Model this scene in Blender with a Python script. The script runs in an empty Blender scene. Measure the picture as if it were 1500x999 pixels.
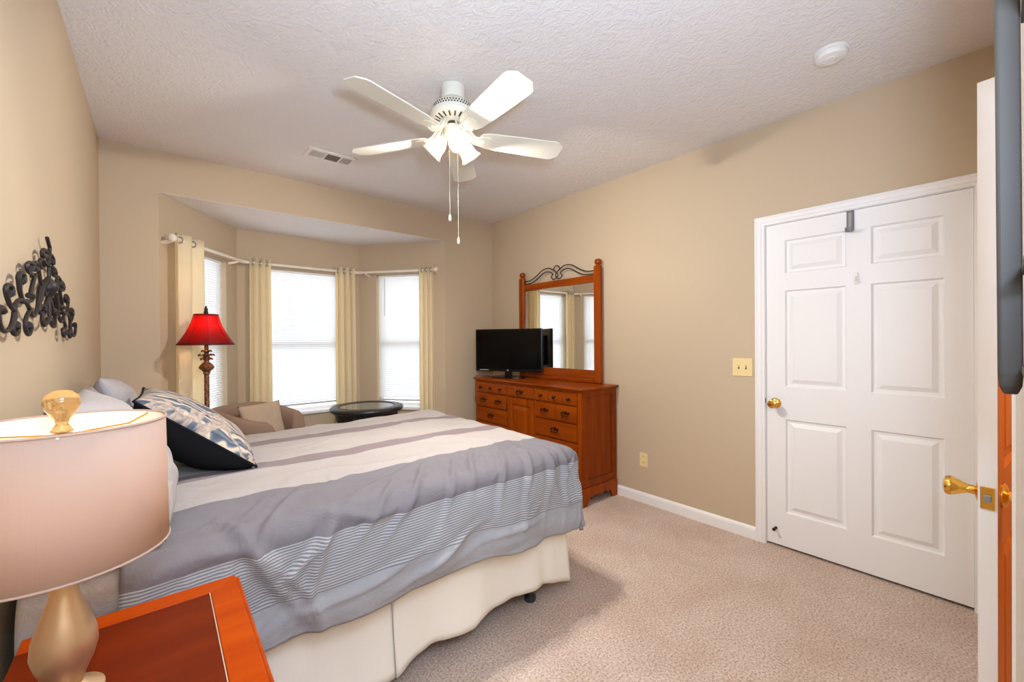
import bpy, bmesh, math, random
from math import sin, cos, pi, radians as rad, hypot, atan2, sqrt
from mathutils import Vector, Matrix, noise

random.seed(7)
SC = bpy.context.scene
COL = SC.collection

# ------------------------------------------------------------------ camera
CAM_H = 1.353
YAW, PITCH, ROLL, FPX = 0.7016, -0.0052, -0.0072, 612.12
r0 = Vector((cos(YAW), -sin(YAW), 0)); f0 = Vector((sin(YAW), cos(YAW), 0)); z0 = Vector((0, 0, 1))
fw = f0 * cos(PITCH) + z0 * sin(PITCH); up = z0 * cos(PITCH) - f0 * sin(PITCH)
rt = r0 * cos(ROLL) + up * sin(ROLL); up2 = up * cos(ROLL) - r0 * sin(ROLL)
cd = bpy.data.cameras.new('camera'); cam = bpy.data.objects.new('camera', cd); COL.objects.link(cam)
cd.sensor_width = 36.0; cd.lens = 36.0 * FPX / 1500.0; cd.clip_start = 0.02; cd.shift_y = 0.0005
cam.matrix_world = Matrix(((rt.x, up2.x, -fw.x, 0), (rt.y, up2.y, -fw.y, 0), (rt.z, up2.z, -fw.z, CAM_H), (0, 0, 0, 1)))
SC.camera = cam

# ------------------------------------------------------------------ light
W = bpy.data.worlds.new('sky'); SC.world = W; W.use_nodes = True
W.node_tree.nodes['Background'].inputs[0].default_value = (0.90, 0.98, 1.08, 1)
W.node_tree.nodes['Background'].inputs[1].default_value = 2.15
SC.view_settings.view_transform = 'Standard'; SC.view_settings.look = 'None'
SC.view_settings.gamma = 1.0; SC.view_settings.use_curve_mapping = False
SC.view_settings.exposure = 0.5
try:
    SC.cycles.use_denoising = True; SC.cycles.max_bounces = 10; SC.cycles.diffuse_bounces = 6
    SC.cycles.transmission_bounces = 8; SC.cycles.sample_clamp_indirect = 6.0
    SC.cycles.caustics_reflective = False; SC.cycles.caustics_refractive = False
except Exception: pass

def light(name, kind, loc, power, color, radius=0.05, size=None, rot=None):
    d = bpy.data.lights.new(name, kind); d.energy = power; d.color = color
    if kind == 'AREA':
        d.shape = 'DISK'; d.size = size
    else: d.shadow_soft_size = radius
    o = bpy.data.objects.new(name, d); o.location = loc; COL.objects.link(o)
    if rot: o.rotation_euler = rot
    return o
light('camera_flash', 'POINT', (-0.03, -0.09, 1.53), 14, (0.74, 0.97, 1.30), 0.05)
light('hall_fill_light', 'AREA', (0.25, -0.85, 2.66), 27, (0.72, 0.96, 1.34), size=0.9)  # added fill from behind the camera, not a known hall lamp
light('camera_flash_bounce', 'AREA', (0.16, -0.10, 1.60), 29, (0.74, 0.98, 1.34), size=0.16, rot=(rad(180 - 38), 0, -YAW))
light('bathroom_light', 'POINT', (2.0, -0.9, 2.2), 45, (1.0, 0.80, 0.55), 0.1)
FAN_BULB, FAN_COL = 96.0, (0.94, 0.90, 0.84)
LAMP_COL = (1.0, 0.72, 0.42)

# ------------------------------------------------------------------ materials
def lin(c):
    c = c / 255.0
    return c / 12.92 if c <= 0.04045 else ((c + 0.055) / 1.055) ** 2.4
def rgb(r, g, b): return (lin(r), lin(g), lin(b), 1)

class Mat:
    def __init__(s, name, color=(0.8, 0.8, 0.8, 1), rough=0.5, metal=0.0, spec=None, **kw):
        s.m = bpy.data.materials.new(name); s.m.use_nodes = True
        s.t = s.m.node_tree; s.N = s.t.nodes; s.L = s.t.links
        s.b = s.N['Principled BSDF']; s.b.inputs['Base Color'].default_value = color
        s.b.inputs['Roughness'].default_value = rough; s.b.inputs['Metallic'].default_value = metal
        if spec is not None: s.b.inputs['Specular IOR Level'].default_value = spec
        s.color = color; s._h = None
    def node(s, t, **kw):
        n = s.N.new(t)
        for k, v in kw.items(): setattr(n, k, v)
        return n
    def coord(s, kind='Object', scale=(1, 1, 1), rot=(0, 0, 0)):
        tc = s.node('ShaderNodeTexCoord'); mp = s.node('ShaderNodeMapping')
        mp.inputs['Scale'].default_value = scale; mp.inputs['Rotation'].default_value = rot
        s.L.new(tc.outputs[kind], mp.inputs[0]); return mp.outputs[0]
    def noise(s, vec, scale=5, detail=3, rough=0.5, dist=0.0):
        n = s.node('ShaderNodeTexNoise'); n.inputs['Scale'].default_value = scale
        n.inputs['Detail'].default_value = detail; n.inputs['Roughness'].default_value = rough
        n.inputs['Distortion'].default_value = dist
        s.L.new(vec, n.inputs['Vector']); return n.outputs['Fac']
    def ramp(s, fac, stops, interp='LINEAR'):
        r = s.node('ShaderNodeValToRGB'); r.color_ramp.interpolation = interp
        e = r.color_ramp.elements
        while len(e) > 1: e.remove(e[-1])
        e[0].position, e[0].color = stops[0]
        for p, c in stops[1:]:
            k = e.new(p); k.color = c
        s.L.new(fac, r.inputs[0]); return r.outputs[0]
    def base(s, out): s.L.new(out, s.b.inputs['Base Color']); return s
    def bump(s, h, strength=0.3, dist=0.01):
        b = s.node('ShaderNodeBump'); b.inputs['Strength'].default_value = strength; b.inputs['Distance'].default_value = dist
        s.L.new(h, b.inputs['Height'])
        if s._h is not None: s.L.new(s._h, b.inputs['Normal'])
        s._h = b.outputs[0]; s.L.new(s._h, s.b.inputs['Normal']); return s
    def translucent(s, color, fac):
        t = s.node('ShaderNodeBsdfTranslucent'); t.inputs[0].default_value = color
        mx = s.node('ShaderNodeMixShader'); mx.inputs[0].default_value = fac
        out = s.N['Material Output']
        s.L.new(s.b.outputs[0], mx.inputs[1]); s.L.new(t.outputs[0], mx.inputs[2]); s.L.new(mx.outputs[0], out.inputs[0])
        return s

def shade(c, k): return (c[0] * k, c[1] * k, c[2] * k, 1)
def wood(name, c1, c2, rough=0.3, axis='z', scale=6):
    m = Mat(name, c1, rough, spec=0.1)
    st = {'x': (0.25, 3, 3), 'y': (3, 0.25, 3), 'z': (3, 3, 0.25)}[axis]
    v = m.coord('Object', st)
    n = m.noise(v, scale, 6, 0.6, 0.6)
    m.base(m.ramp(n, [(0.3, c1), (0.7, c2)]))
    m.bump(m.noise(v, scale * 4, 3), 0.05, 0.002)
    m.b.inputs['Coat Weight'].default_value = 0.04; m.b.inputs['Coat Roughness'].default_value = 0.15
    return m
def paint(name, c, rough=0.6, bs=90, bstr=0.06):
    m = Mat(name, c, rough)
    m.bump(m.noise(m.coord(), bs, 3), bstr, 0.002); return m

M = {}
M['wall'] = paint('wall_paint_tan', rgb(194, 174, 146), 0.75, 130, 0.08)
M['white'] = paint('trim_white_paint', rgb(236, 233, 230), 0.42, 60, 0.02)
M['door'] = paint('door_white_paint', rgb(234, 231, 228), 0.45, 60, 0.03)
m = Mat('ceiling_brushed_texture', rgb(226, 221, 217), 0.8); v = m.coord()
vo = m.node('ShaderNodeTexVoronoi'); vo.inputs['Scale'].default_value = 5.0; m.L.new(v, vo.inputs['Vector'])
wv = m.node('ShaderNodeTexWave'); wv.inputs['Scale'].default_value = 9.0; wv.inputs['Distortion'].default_value = 16.0
wv.inputs['Detail'].default_value = 4.0; wv.inputs['Detail Scale'].default_value = 2.2; m.L.new(v, wv.inputs['Vector'])
m.bump(m.noise(v, 9, 6, 0.62, 2.2), 0.35, 0.02); m.bump(wv.outputs['Fac'], 0.16, 0.012); M['ceil'] = m
m = Mat('carpet_beige', rgb(200, 172, 150), 0.95, spec=0.1); v = m.coord()
fine = m.noise(v, 105, 4, 0.75); blot = m.noise(v, 3.2, 4, 0.6, 0.4)
c1 = m.ramp(fine, [(0.32, rgb(166, 138, 120)), (0.5, rgb(228, 205, 188)), (0.68, rgb(252, 240, 230))])
c2 = m.ramp(blot, [(0.3, rgb(238, 231, 226)), (0.7, rgb(255, 255, 255))])
mx = m.node('ShaderNodeMix', data_type='RGBA', blend_type='MULTIPLY'); mx.inputs[0].default_value = 1.0
m.L.new(c1, mx.inputs[6]); m.L.new(c2, mx.inputs[7]); m.base(mx.outputs[2]); m.bump(fine, 0.9, 0.012); m.bump(m.noise(v, 38, 3), 0.4, 0.012)
M['carpet'] = m
M['cherry'] = wood('cherry_wood', rgb(122, 47, 3), rgb(158, 72, 8), 0.3, 'y')
M['cherry_v'] = wood('cherry_wood_upright', rgb(126, 50, 3), rgb(160, 74, 8), 0.3, 'z')
M['cherry_dark'] = wood('cherry_wood_panel', rgb(116, 45, 2), rgb(140, 60, 6), 0.34, 'z')
M['stand_rim'] = wood('nightstand_rim_wood', rgb(156, 53, 0), rgb(178, 70, 2), 0.34, 'x')
M['stand_top'] = wood('nightstand_field_wood', rgb(92, 26, 2), rgb(110, 36, 4), 0.5, 'x', 3)
M['door_orange'] = wood('door_orange_brown', rgb(156, 72, 4), rgb(174, 90, 10), 0.4, 'z')  # orange-brown grain on the far face of the ajar door
M['bronze'] = Mat('dark_bronze', rgb(58, 40, 30), 0.4, 0.8)
M['brass'] = Mat('polished_brass', rgb(232, 180, 84), 0.16, 1.0)
M['iron'] = Mat('dark_iron', rgb(52, 44, 40), 0.5, 0.5)
M['black'] = Mat('black_metal', rgb(50, 49, 47), 0.45)
M['rack'] = Mat('dark_rack_metal', rgb(60, 54, 48), 0.6, spec=0.25)
M['blackplastic'] = Mat('black_plastic', rgb(12, 11, 11), 0.25, spec=0.3)
M['screen'] = Mat('television_glass', rgb(4, 4, 4), 0.12, spec=0.2)
M['mirror'] = Mat('mirror_glass', (0.93, 0.94, 0.92, 1), 0.01, 1.0)
M['fanwhite'] = Mat('fan_white_enamel', rgb(224, 221, 206), 0.4)
M['fandark'] = Mat('fan_vent_shadow', rgb(70, 62, 48), 0.7)
m = Mat('frosted_glass', rgb(255, 248, 236), 0.5); m.translucent((1, 0.96, 0.9, 1), 0.72); M['frost'] = m
m = Mat('bulb_glow', rgb(255, 240, 210), 0.4); m.b.inputs['Emission Color'].default_value = (1, 0.82, 0.56, 1)
m.b.inputs['Emission Strength'].default_value = 14.0; M['bulb'] = m
m = Mat('linen_shade', rgb(200, 178, 163), 0.9, spec=0.1)
n1 = m.noise(m.coord('Object', (220, 220, 8)), 1, 2); n2 = m.noise(m.coord('Object', (8, 8, 220)), 1, 2)
m.bump(n1, 0.15, 0.002); m.bump(n2, 0.15, 0.002); m.translucent((0.95, 0.74, 0.6, 1), 0.38); M['linen'] = m
m = Mat('shade_lining', rgb(250, 246, 236), 0.9, spec=0.1); m.translucent((1, 0.97, 0.9, 1), 0.4); M['lining'] = m
m = Mat('red_silk_shade', rgb(120, 3, 1), 0.6); m.translucent((0.7, 0.012, 0.003, 1), 0.5); M['redshade'] = m
M['redtrim'] = Mat('dark_red_trim', rgb(62, 10, 8), 0.7)
m = Mat('antique_gold', rgb(116, 74, 48), 0.45, 0.4)
m.base(m.ramp(m.noise(m.coord(), 60, 3), [(0.35, rgb(84, 48, 28)), (0.65, rgb(158, 104, 68))])); M['antique'] = m
M['champagne'] = Mat('champagne_metal', rgb(206, 172, 132), 0.36, 0.75)
m = Mat('amber_finial', rgb(240, 190, 120), 0.08); m.b.inputs['Transmission Weight'].default_value = 0.75; M['finial'] = m
m = Mat('blind_slats', rgb(238, 238, 236), 0.5); m.translucent((0.84, 0.84, 0.83, 1), 0.30); M['slat'] = m
M['blindgrey'] = Mat('blind_bottom_rail', rgb(206, 202, 196), 0.5)
M['vinyl'] = Mat('window_white_vinyl', rgb(242, 242, 242), 0.4)
m = Mat('window_glass', (1, 1, 1, 1), 0.03)
tr = m.node('ShaderNodeBsdfTransparent'); ms = m.node('ShaderNodeMixShader'); ms.inputs[0].default_value = 0.94
m.L.new(m.b.outputs[0], ms.inputs[1]); m.L.new(tr.outputs[0], ms.inputs[2]); m.L.new(ms.outputs[0], m.N['Material Output'].inputs[0]); M['glass'] = m
m = Mat('curtain_cream', rgb(250, 238, 214), 0.85, spec=0.1); m.bump(m.noise(m.coord('Object', (300, 300, 40)), 1, 2), 0.1, 0.002)
m.translucent((0.98, 0.90, 0.66, 1), 0.5); M['curtain'] = m
M['rod'] = Mat('curtain_rod_ivory', rgb(236, 226, 208), 0.4)
M['ivory'] = Mat('ivory_plastic', rgb(232, 208, 152), 0.4)
M['slot'] = Mat('dark_slot', rgb(60, 48, 36), 0.7)
M['ventwhite'] = Mat('vent_white', rgb(226, 218, 212), 0.5)
M['ventdark'] = Mat('vent_dark_louver', rgb(104, 88, 80), 0.6)
M['plastic'] = Mat('white_plastic', rgb(232, 228, 222), 0.4)
M['steel'] = Mat('brushed_steel', rgb(140, 139, 138), 0.45, 0.35)
M['mattress'] = paint('mattress_fabric', rgb(214, 208, 200), 0.9)
m = Mat('skirt_cream', rgb(246, 238, 222), 0.9, spec=0.1); m.bump(m.noise(m.coord('Object', (1, 1, 0.3)), 22, 4), 0.25, 0.01); M['skirt'] = m
M['taupe'] = Mat('taupe_upholstery', rgb(150, 124, 104), 0.92, spec=0.15); M['taupe'].bump(M['taupe'].noise(M['taupe'].coord(), 300, 2), 0.2, 0.002)
M['beige'] = Mat('beige_cushion_fabric', rgb(188, 166, 142), 0.95, spec=0.1); M['beige'].bump(M['beige'].noise(M['beige'].coord(), 90, 3), 0.25, 0.004)
M['tableblack'] = Mat('black_table_lacquer', rgb(34, 34, 35), 0.35)
m = Mat('tabletop_glass', rgb(120, 125, 115), 0.03, spec=0.8); M['tableglass'] = m
m = Mat('sham_grey', rgb(176, 169, 168), 0.9, spec=0.1); m.bump(m.noise(m.coord(), 14, 4, 0.6, 0.8), 0.35, 0.02); M['sham'] = m
m = Mat('sham_mauve', rgb(160, 150, 152), 0.9, spec=0.1); m.bump(m.noise(m.coord(), 14, 4, 0.6, 0.8), 0.35, 0.02); M['shammauve'] = m
M['pillowblack'] = Mat('black_pillow_back', rgb(27, 27, 29), 0.9, spec=0.15)
M['panel'] = paint('pale_panel', rgb(222, 216, 206), 0.6)

# bedding stripes: UV.y carries the distance across the bed, in metres
def comforter_mat():
    m = Mat('striped_comforter', rgb(190, 186, 190), 0.85, spec=0.12)
    uv = m.node('ShaderNodeUVMap'); sp = m.node('ShaderNodeSeparateXYZ'); m.L.new(uv.outputs[0], sp.inputs[0])
    mr = m.node('ShaderNodeMapRange'); mr.inputs['From Min'].default_value = 0.0; mr.inputs['From Max'].default_value = 2.5
    m.L.new(sp.outputs['Y'], mr.inputs['Value'])
    plain, pin, grey = rgb(163, 163, 165), rgb(160, 160, 162), rgb(122, 117, 120)
    wht, mauve = rgb(172, 163, 158), rgb(134, 121, 122)
    k = 2.5
    B = STRIPES
    stops = [(0, plain)] + [(b / k, {'pin': pin, 'grey': grey, 'wht': wht, 'mauve': mauve, 'plain': plain}[c]) for b, c in B]
    base = m.ramp(mr.outputs[0], stops, 'CONSTANT')
    # pinstripes inside the second band
    mt = m.node('ShaderNodeMath', operation='FRACT'); mu = m.node('ShaderNodeMath', operation='MULTIPLY'); mu.inputs[1].default_value = 1 / 0.0088
    m.L.new(sp.outputs['Y'], mu.inputs[0]); m.L.new(mu.outputs[0], mt.inputs[0])
    pins = m.ramp(mt.outputs[0], [(0, rgb(182, 182, 181)), (0.42, rgb(182, 182, 181)), (0.5, rgb(128, 128, 132)), (0.92, rgb(128, 128, 132)), (1, rgb(182, 182, 181))])
    lo, hi = B[0][0] / k, B[1][0] / k
    mask = m.ramp(mr.outputs[0], [(0, (0, 0, 0, 1)), (lo, (1, 1, 1, 1)), (hi, (0, 0, 0, 1))], 'CONSTANT')
    mx = m.node('ShaderNodeMix', data_type='RGBA'); m.L.new(mask, mx.inputs[0]); m.L.new(base, mx.inputs[6]); m.L.new(pins, mx.inputs[7])
    m.base(mx.outputs[2])
    v = m.coord('UV', (1, 1.6, 1), (0, 0, 0.6))
    m.bump(m.noise(v, 5, 5, 0.6, 1.2), 0.3, 0.03)
    m.bump(m.noise(m.coord('UV', (1, 1, 1)), 26, 3, 0.6), 0.12, 0.006)
    return m

# ------------------------------------------------------------------ mesh helpers
class MB:
    def __init__(s): s.v = []; s.f = []; s.uv = None
    def add(s, vs, fs, mat=None):
        n = len(s.v)
        s.v += [tuple(mat @ Vector(p)) if mat is not None else tuple(p) for p in vs]
        s.f += [tuple(i + n for i in q) for q in fs]; return s
    def box(s, x0, x1, y0, y1, z0, z1, mat=None):
        vs = [(x, y, z) for z in (z0, z1) for y in (y0, y1) for x in (x0, x1)]
        fs = [(0, 2, 3, 1), (4, 5, 7, 6), (0, 1, 5, 4), (2, 6, 7, 3), (0, 4, 6, 2), (1, 3, 7, 5)]
        return s.add(vs, fs, mat)
    def lathe(s, prof, c=(0, 0, 0), n=32, mat=None, cap=True):
        vs = []; fs = []
        for r, z in prof:
            for i in range(n):
                a = 2 * pi * i / n; vs.append((c[0] + r * cos(a), c[1] + r * sin(a), c[2] + z))
        for j in range(len(prof) - 1):
            for i in range(n):
                k = (i + 1) % n; fs.append((j * n + i, j * n + k, (j + 1) * n + k, (j + 1) * n + i))
        if cap:
            fs.append(tuple(range(n - 1, -1, -1))); fs.append(tuple((len(prof) - 1) * n + i for i in range(n)))
        return s.add(vs, fs, mat)
    def tube(s, pts, r, n=10, closed=False, mat=None, flat=None):
        P = [Vector(p) for p in pts]; vs = []; fs = []; L = len(P)
        rs = r if isinstance(r, (list, tuple)) else [r] * L
        prev = None
        for i, p in enumerate(P):
            a = P[(i - 1) % L] if closed or i > 0 else p; b = P[(i + 1) % L] if closed or i < L - 1 else p
            t = (b - a).normalized()
            if prev is None:
                u = t.orthogonal().normalized()
            else:
                u = prev - t * prev.dot(t); u = u.normalized() if u.length > 1e-6 else t.orthogonal().normalized()
            prev = u; w = t.cross(u)
            for k in range(n):
                an = 2 * pi * k / n; vs.append(p + (u * cos(an) + w * sin(an)) * rs[i])
        m = L if closed else L - 1
        for i in range(m):
            j = (i + 1) % L
            for k in range(n):
                q = (k + 1) % n; fs.append((i * n + k, i * n + q, j * n + q, j * n + k))
        if not closed:
            fs.append(tuple(range(n - 1, -1, -1))); fs.append(tuple((L - 1) * n + k for k in range(n)))
        return s.add(vs, fs, mat)
    def prism(s, poly, d, mat):
        """polygon in local xy extruded along local z from 0 to d"""
        n = len(poly); vs = [(x, y, 0) for x, y in poly] + [(x, y, d) for x, y in poly]
        fs = [tuple(range(n - 1, -1, -1)), tuple(range(n, 2 * n))] + [(i, (i + 1) % n, n + (i + 1) % n, n + i) for i in range(n)]
        return s.add(vs, fs, mat)
    def ball(s, c, r, n=16, m=10, sz=1.0, mat=None):
        prof = [(max(1e-4, r * sin(pi * i / m)), -r * sz * cos(pi * i / m)) for i in range(m + 1)]
        return s.lathe(prof, c, n, mat)
    def grid(s, fn, nu, nv, uvf=None, closed_u=False):
        n = len(s.v)
        for i in range(nu + 1):
            for j in range(nv + 1): s.v.append(tuple(fn(i / nu, j / nv)))
        for i in range(nu):
            for j in range(nv):
                a = n + i * (nv + 1) + j; s.f.append((a, a + nv + 1, a + nv + 2, a + 1))
        return s
    def build(s, name, mat, parent=None, smooth=False, bevel=0, seg=2, uv=None, solid=0, subsurf=0, angle=40, offset=-1):
        me = bpy.data.meshes.new(name); me.from_pydata(s.v, [], s.f); me.update()
        bm = bmesh.new(); bm.from_mesh(me); bmesh.ops.recalc_face_normals(bm, faces=bm.faces); bm.to_mesh(me); bm.free()
        if uv:
            l = me.uv_layers.new(name='UVMap')
            for lp in me.loops: l.data[lp.index].uv = uv[lp.vertex_index]
        o = bpy.data.objects.new(name, me); COL.objects.link(o)
        me.materials.append(mat.m)
        if smooth:
            for p in me.polygons: p.use_smooth = True
        if parent is not None:      # meshes are laid out in world coordinates; only the root Empties are moved
            o.parent = parent
            if parent.parent is None: o.matrix_parent_inverse = Matrix.Translation(-Vector(parent.location))
        if solid:
            md = o.modifiers.new('solid', 'SOLIDIFY'); md.thickness = solid; md.offset = offset
        if bevel:
            md = o.modifiers.new('bevel', 'BEVEL'); md.width = bevel; md.segments = seg; md.limit_method = 'ANGLE'; md.angle_limit = rad(35)
        if subsurf:
            md = o.modifiers.new('sub', 'SUBSURF'); md.levels = subsurf; md.render_levels = subsurf
        if smooth and angle < 180:
            try: me.set_sharp_from_angle(angle=rad(angle))
            except Exception: pass
        return o
def tag(o, label, cat, group=None, kind=None):
    o['label'] = label; o['category'] = cat
    if group: o['group'] = group
    if kind: o['kind'] = kind
    return o
def thing(name, loc, label, cat, group=None, kind=None):
    e = bpy.data.objects.new(name, None); e.location = loc; e.empty_display_size = 0.1; COL.objects.link(e)
    return tag(e, label, cat, group, kind)
def smooth_path(pts, n=6):
    P = [Vector(p) for p in pts]; out = []
    for i in range(len(P) - 1):
        a = P[max(0, i - 1)]; b = P[i]; c = P[i + 1]; d = P[min(len(P) - 1, i + 2)]
        for k in range(n):
            t = k / n
            out.append(0.5 * ((2 * b) + (c - a) * t + (2 * a - 5 * b + 4 * c - d) * t * t + (3 * b - a - 3 * c + d) * t ** 3))
    out.append(P[-1]); return out
def frame(o, xa, ya, za):
    """matrix with columns xa, ya, za and origin o"""
    xa, ya, za, o = map(Vector, (xa, ya, za, o))
    return Matrix(((xa.x, ya.x, za.x, o.x), (xa.y, ya.y, za.y, o.y), (xa.z, ya.z, za.z, o.z), (0, 0, 0, 1)))
def lerp(a, b, t): return a + (b - a) * t
def sstep(a, b, x):
    t = min(1, max(0, (x - a) / (b - a))); return t * t * (3 - 2 * t)
def interp(tab, x):
    if x <= tab[0][0]: return tab[0][1]
    for (a, p), (b, q) in zip(tab, tab[1:]):
        if x <= b: return lerp(p, q, (x - a) / (b - a))
    return tab[-1][1]
def nz(x, y, z=0.0): return noise.noise(Vector((x, y, z)))

def panel_face(mb, w, h, rects, depth, x0, mat, ring=(0.010, 0.026, 0.048)):
    """raised-panel face in local (u, v) with normal +n: rects (u0,u1,v0,v1)"""
    us = sorted({0, w} | {r[0] for r in rects} | {r[1] for r in rects}); vs = sorted({0, h} | {r[2] for r in rects} | {r[3] for r in rects})
    for a, b in zip(us, us[1:]):
        for c, d in zip(vs, vs[1:]):
            if any(r[0] <= a + 1e-6 and b <= r[1] + 1e-6 and r[2] <= c + 1e-6 and d <= r[3] + 1e-6 for r in rects): continue
            mb.add([(a, c, x0), (b, c, x0), (b, d, x0), (a, d, x0)], [(0, 1, 2, 3)], mat)
    for (a, b, c, d) in rects:
        rings = [(0, 0)] + list(zip(ring, (-depth, -depth, -depth * 0.12)))
        vv = []
        for i, z in rings: vv += [(a + i, c + i, x0 + z), (b - i, c + i, x0 + z), (b - i, d - i, x0 + z), (a + i, d - i, x0 + z)]
        ff = []
        for k in range(len(rings) - 1):
            for q in range(4): ff.append((k * 4 + q, k * 4 + (q + 1) % 4, k * 4 + 4 + (q + 1) % 4, k * 4 + 4 + q))
        k = (len(rings) - 1) * 4; ff.append((k, k + 1, k + 2, k + 3))
        mb.add(vv, ff, mat)
def slab_rest(mb, w, h, x0, x1, mat):
    """sides of a slab between local n = x0 and x1 (no faces at x1/x0)"""
    vs = [(0, 0, x0), (w, 0, x0), (w, h, x0), (0, h, x0), (0, 0, x1), (w, 0, x1), (w, h, x1), (0, h, x1)]
    mb.add(vs, [(0, 1, 5, 4), (1, 2, 6, 5), (2, 3, 7, 6), (3, 0, 4, 7)], mat)
def back_face(mb, w, h, x0, mat): mb.add([(0, 0, x0), (w, 0, x0), (w, h, x0), (0, h, x0)], [(3, 2, 1, 0)], mat)

# ------------------------------------------------------------------ room shell
XL, XR, YF, YN, H, ZS = -0.302, 3.044, 3.963, -0.030, 2.74, 2.436
A = Vector((0.005, YF, 0)); B = Vector((0.58, 4.79, 0)); C_ = Vector((1.757, 4.79, 0)); D = Vector((2.393, YF, 0))
YH = -1.55          # far end of the hall behind the doorway
def struct(o, label, cat): return tag(o, label, cat, kind='structure')

struct(MB().box(XL - .15, XR + .25, YH - .15, 4.95, -0.1, 0.0).build('floor', M['carpet']), 'beige cut pile carpet covering the whole bedroom floor', 'floor')
struct(MB().box(XL - .15, XR + .15, YH - .15, YF + .12, H, H + 0.1).build('ceiling', M['ceil']), 'white brush-textured bedroom ceiling around the fan', 'ceiling')
struct(MB().prism([(A.x - .02, YF + 0.0005), (D.x + .02, YF + 0.0005), (C_.x + .02, 4.80), (B.x - .02, 4.80)], 0.06, Matrix.Translation((0, 0, ZS))).build('ceiling_bay', M['ceil']),
       'lower white textured ceiling inside the window bay', 'ceiling')
struct(MB().box(XL - .12, XL, YH, YF + .12, 0, H).build('wall_left', M['wall']), 'tan painted wall behind the bed with iron wall art', 'wall')
wf = MB().box(XL, A.x, YF, YF + .12, 0, H).box(D.x, XR, YF, YF + .12, 0, H).box(A.x, D.x, YF, YF + .12, ZS + .002, H)
struct(wf.build('wall_far', M['wall']), 'tan far wall with the wide opening to the window bay', 'wall')
DY0, DY1, DZ = 0.098, 1.024, 2.085      # opening of the six-panel door in the right wall
wr = MB().box(XR, XR + .12, DY1, YF + .12, 0, H).box(XR, XR + .12, YH, DY0, 0, H).box(XR, XR + .12, DY0, DY1, DZ, H)
struct(wr.build('wall_right', M['wall']), 'tan right wall behind the wooden dresser and white door', 'wall')
struct(MB().box(XR + .125, XR + .20, -.1, 1.25, 0, 2.3).build('wall_light_block', M['wall']), 'unseen added panel blocking outside light behind the closed white door', 'wall')  # unseen, added to keep sky light from leaking under the door
BX0, BX1 = 1.62, 2.40                    # opening of the ajar door in the near wall
NX = 0.78
wn = MB().box(NX, BX0, YN - .12, YN, 0, H).box(BX1, XR, YN - .12, YN, 0, H).box(BX0, BX1, YN - .12, YN, 2.05, H)
struct(wn.build('wall_near', M['wall']), 'tan near wall at the right edge with the ajar door', 'wall')
struct(MB().box(XL - .12, XR + .12, YH - .12, YH, 0, H).build('wall_hall', M['wall']), 'tan hall wall behind the camera doorway', 'wall')
struct(MB().box(NX, NX + .1, YH, YN - .12, 0, H).build('wall_partition', M['wall']), 'tan partition wall between hall and bathroom', 'wall')

def bay_wall(name, P, Q, win, label, ext=(0.0, 0.0)):
    """wall from P to Q seen from the room; local s along the wall, n into the room"""
    d = (Q - P); L = d.length; d.normalize(); n = Vector((d.y, -d.x, 0))
    Mx = frame(P, d, -n, (0, 0, 1)); s0, s1, z0_, z1_ = win; t = 0.13
    mb = MB().box(-ext[0], s0, 0, t, 0, ZS, Mx).box(s1, L + ext[1], 0, t, 0, ZS, Mx).box(s0, s1, 0, t, 0, z0_, Mx).box(s0, s1, 0, t, z1_, ZS, Mx)
    struct(mb.build(name, M['wall']), label, 'wall'); return Mx, L
ML, LL = bay_wall('wall_bay_left', A, B, (0.20, 0.83, 0.60, 2.09), 'tan angled bay wall on the left side behind the red lamp', (0, 0.05))
MC, LC = bay_wall('wall_bay_center', B, C_, (0.19, 0.985, 0.60, 2.085), 'tan middle bay wall holding the widest window')
MR, LR = bay_wall('wall_bay_right', C_, D, (0.215, 0.84, 0.60, 2.093), 'tan angled bay wall on the right behind the round table', (0.05, 0))

def window(name, Mx, s0, s1, zb, zt, where):
    w = thing(name, Mx @ Vector(((s0 + s1) / 2, 0.09, zb)), 'white double-hung window %s' % where, 'window', kind='structure')
    fr = 0.04; y0, y1 = 0.085, 0.125
    mb = MB().box(s0, s0 + fr, y0, y1, zb, zt, Mx).box(s1 - fr, s1, y0, y1, zb, zt, Mx).box(s0 + fr, s1 - fr, y0, y1, zb, zb + fr, Mx).box(s0 + fr, s1 - fr, y0, y1, zt - fr, zt, Mx)
    mb.build('window_frame', M['vinyl'], w, bevel=0.004)
    MB().box(s0 + fr, s1 - fr, y0 - .008, y1 - .005, 1.285, 1.34, Mx).build('meeting_rail', M['vinyl'], w, bevel=0.003)
    MB().box(s0 + fr, s1 - fr, 0.102, 0.106, zb + fr, zt - fr, Mx).build('pane', M['glass'], w)
    MB().box(s0 - .03, s1 + .03, -0.025, 0.0, zb - .022, zb, Mx).box(s0, s1, -0.0, 0.086, zb - .022 + .0221, zb + .006, Mx).build('window_sill', M['white'], w, bevel=0.003)
window('window_1', ML, 0.20, 0.83, 0.60, 2.09, 'on the left side of the bay, behind the red floor lamp')
window('window_2', MC, 0.19, 0.985, 0.60, 2.085, 'in the middle of the bay, the widest of the three')
window('window_3', MR, 0.215, 0.84, 0.60, 2.093, 'on the right side of the bay, behind the round table')

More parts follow.
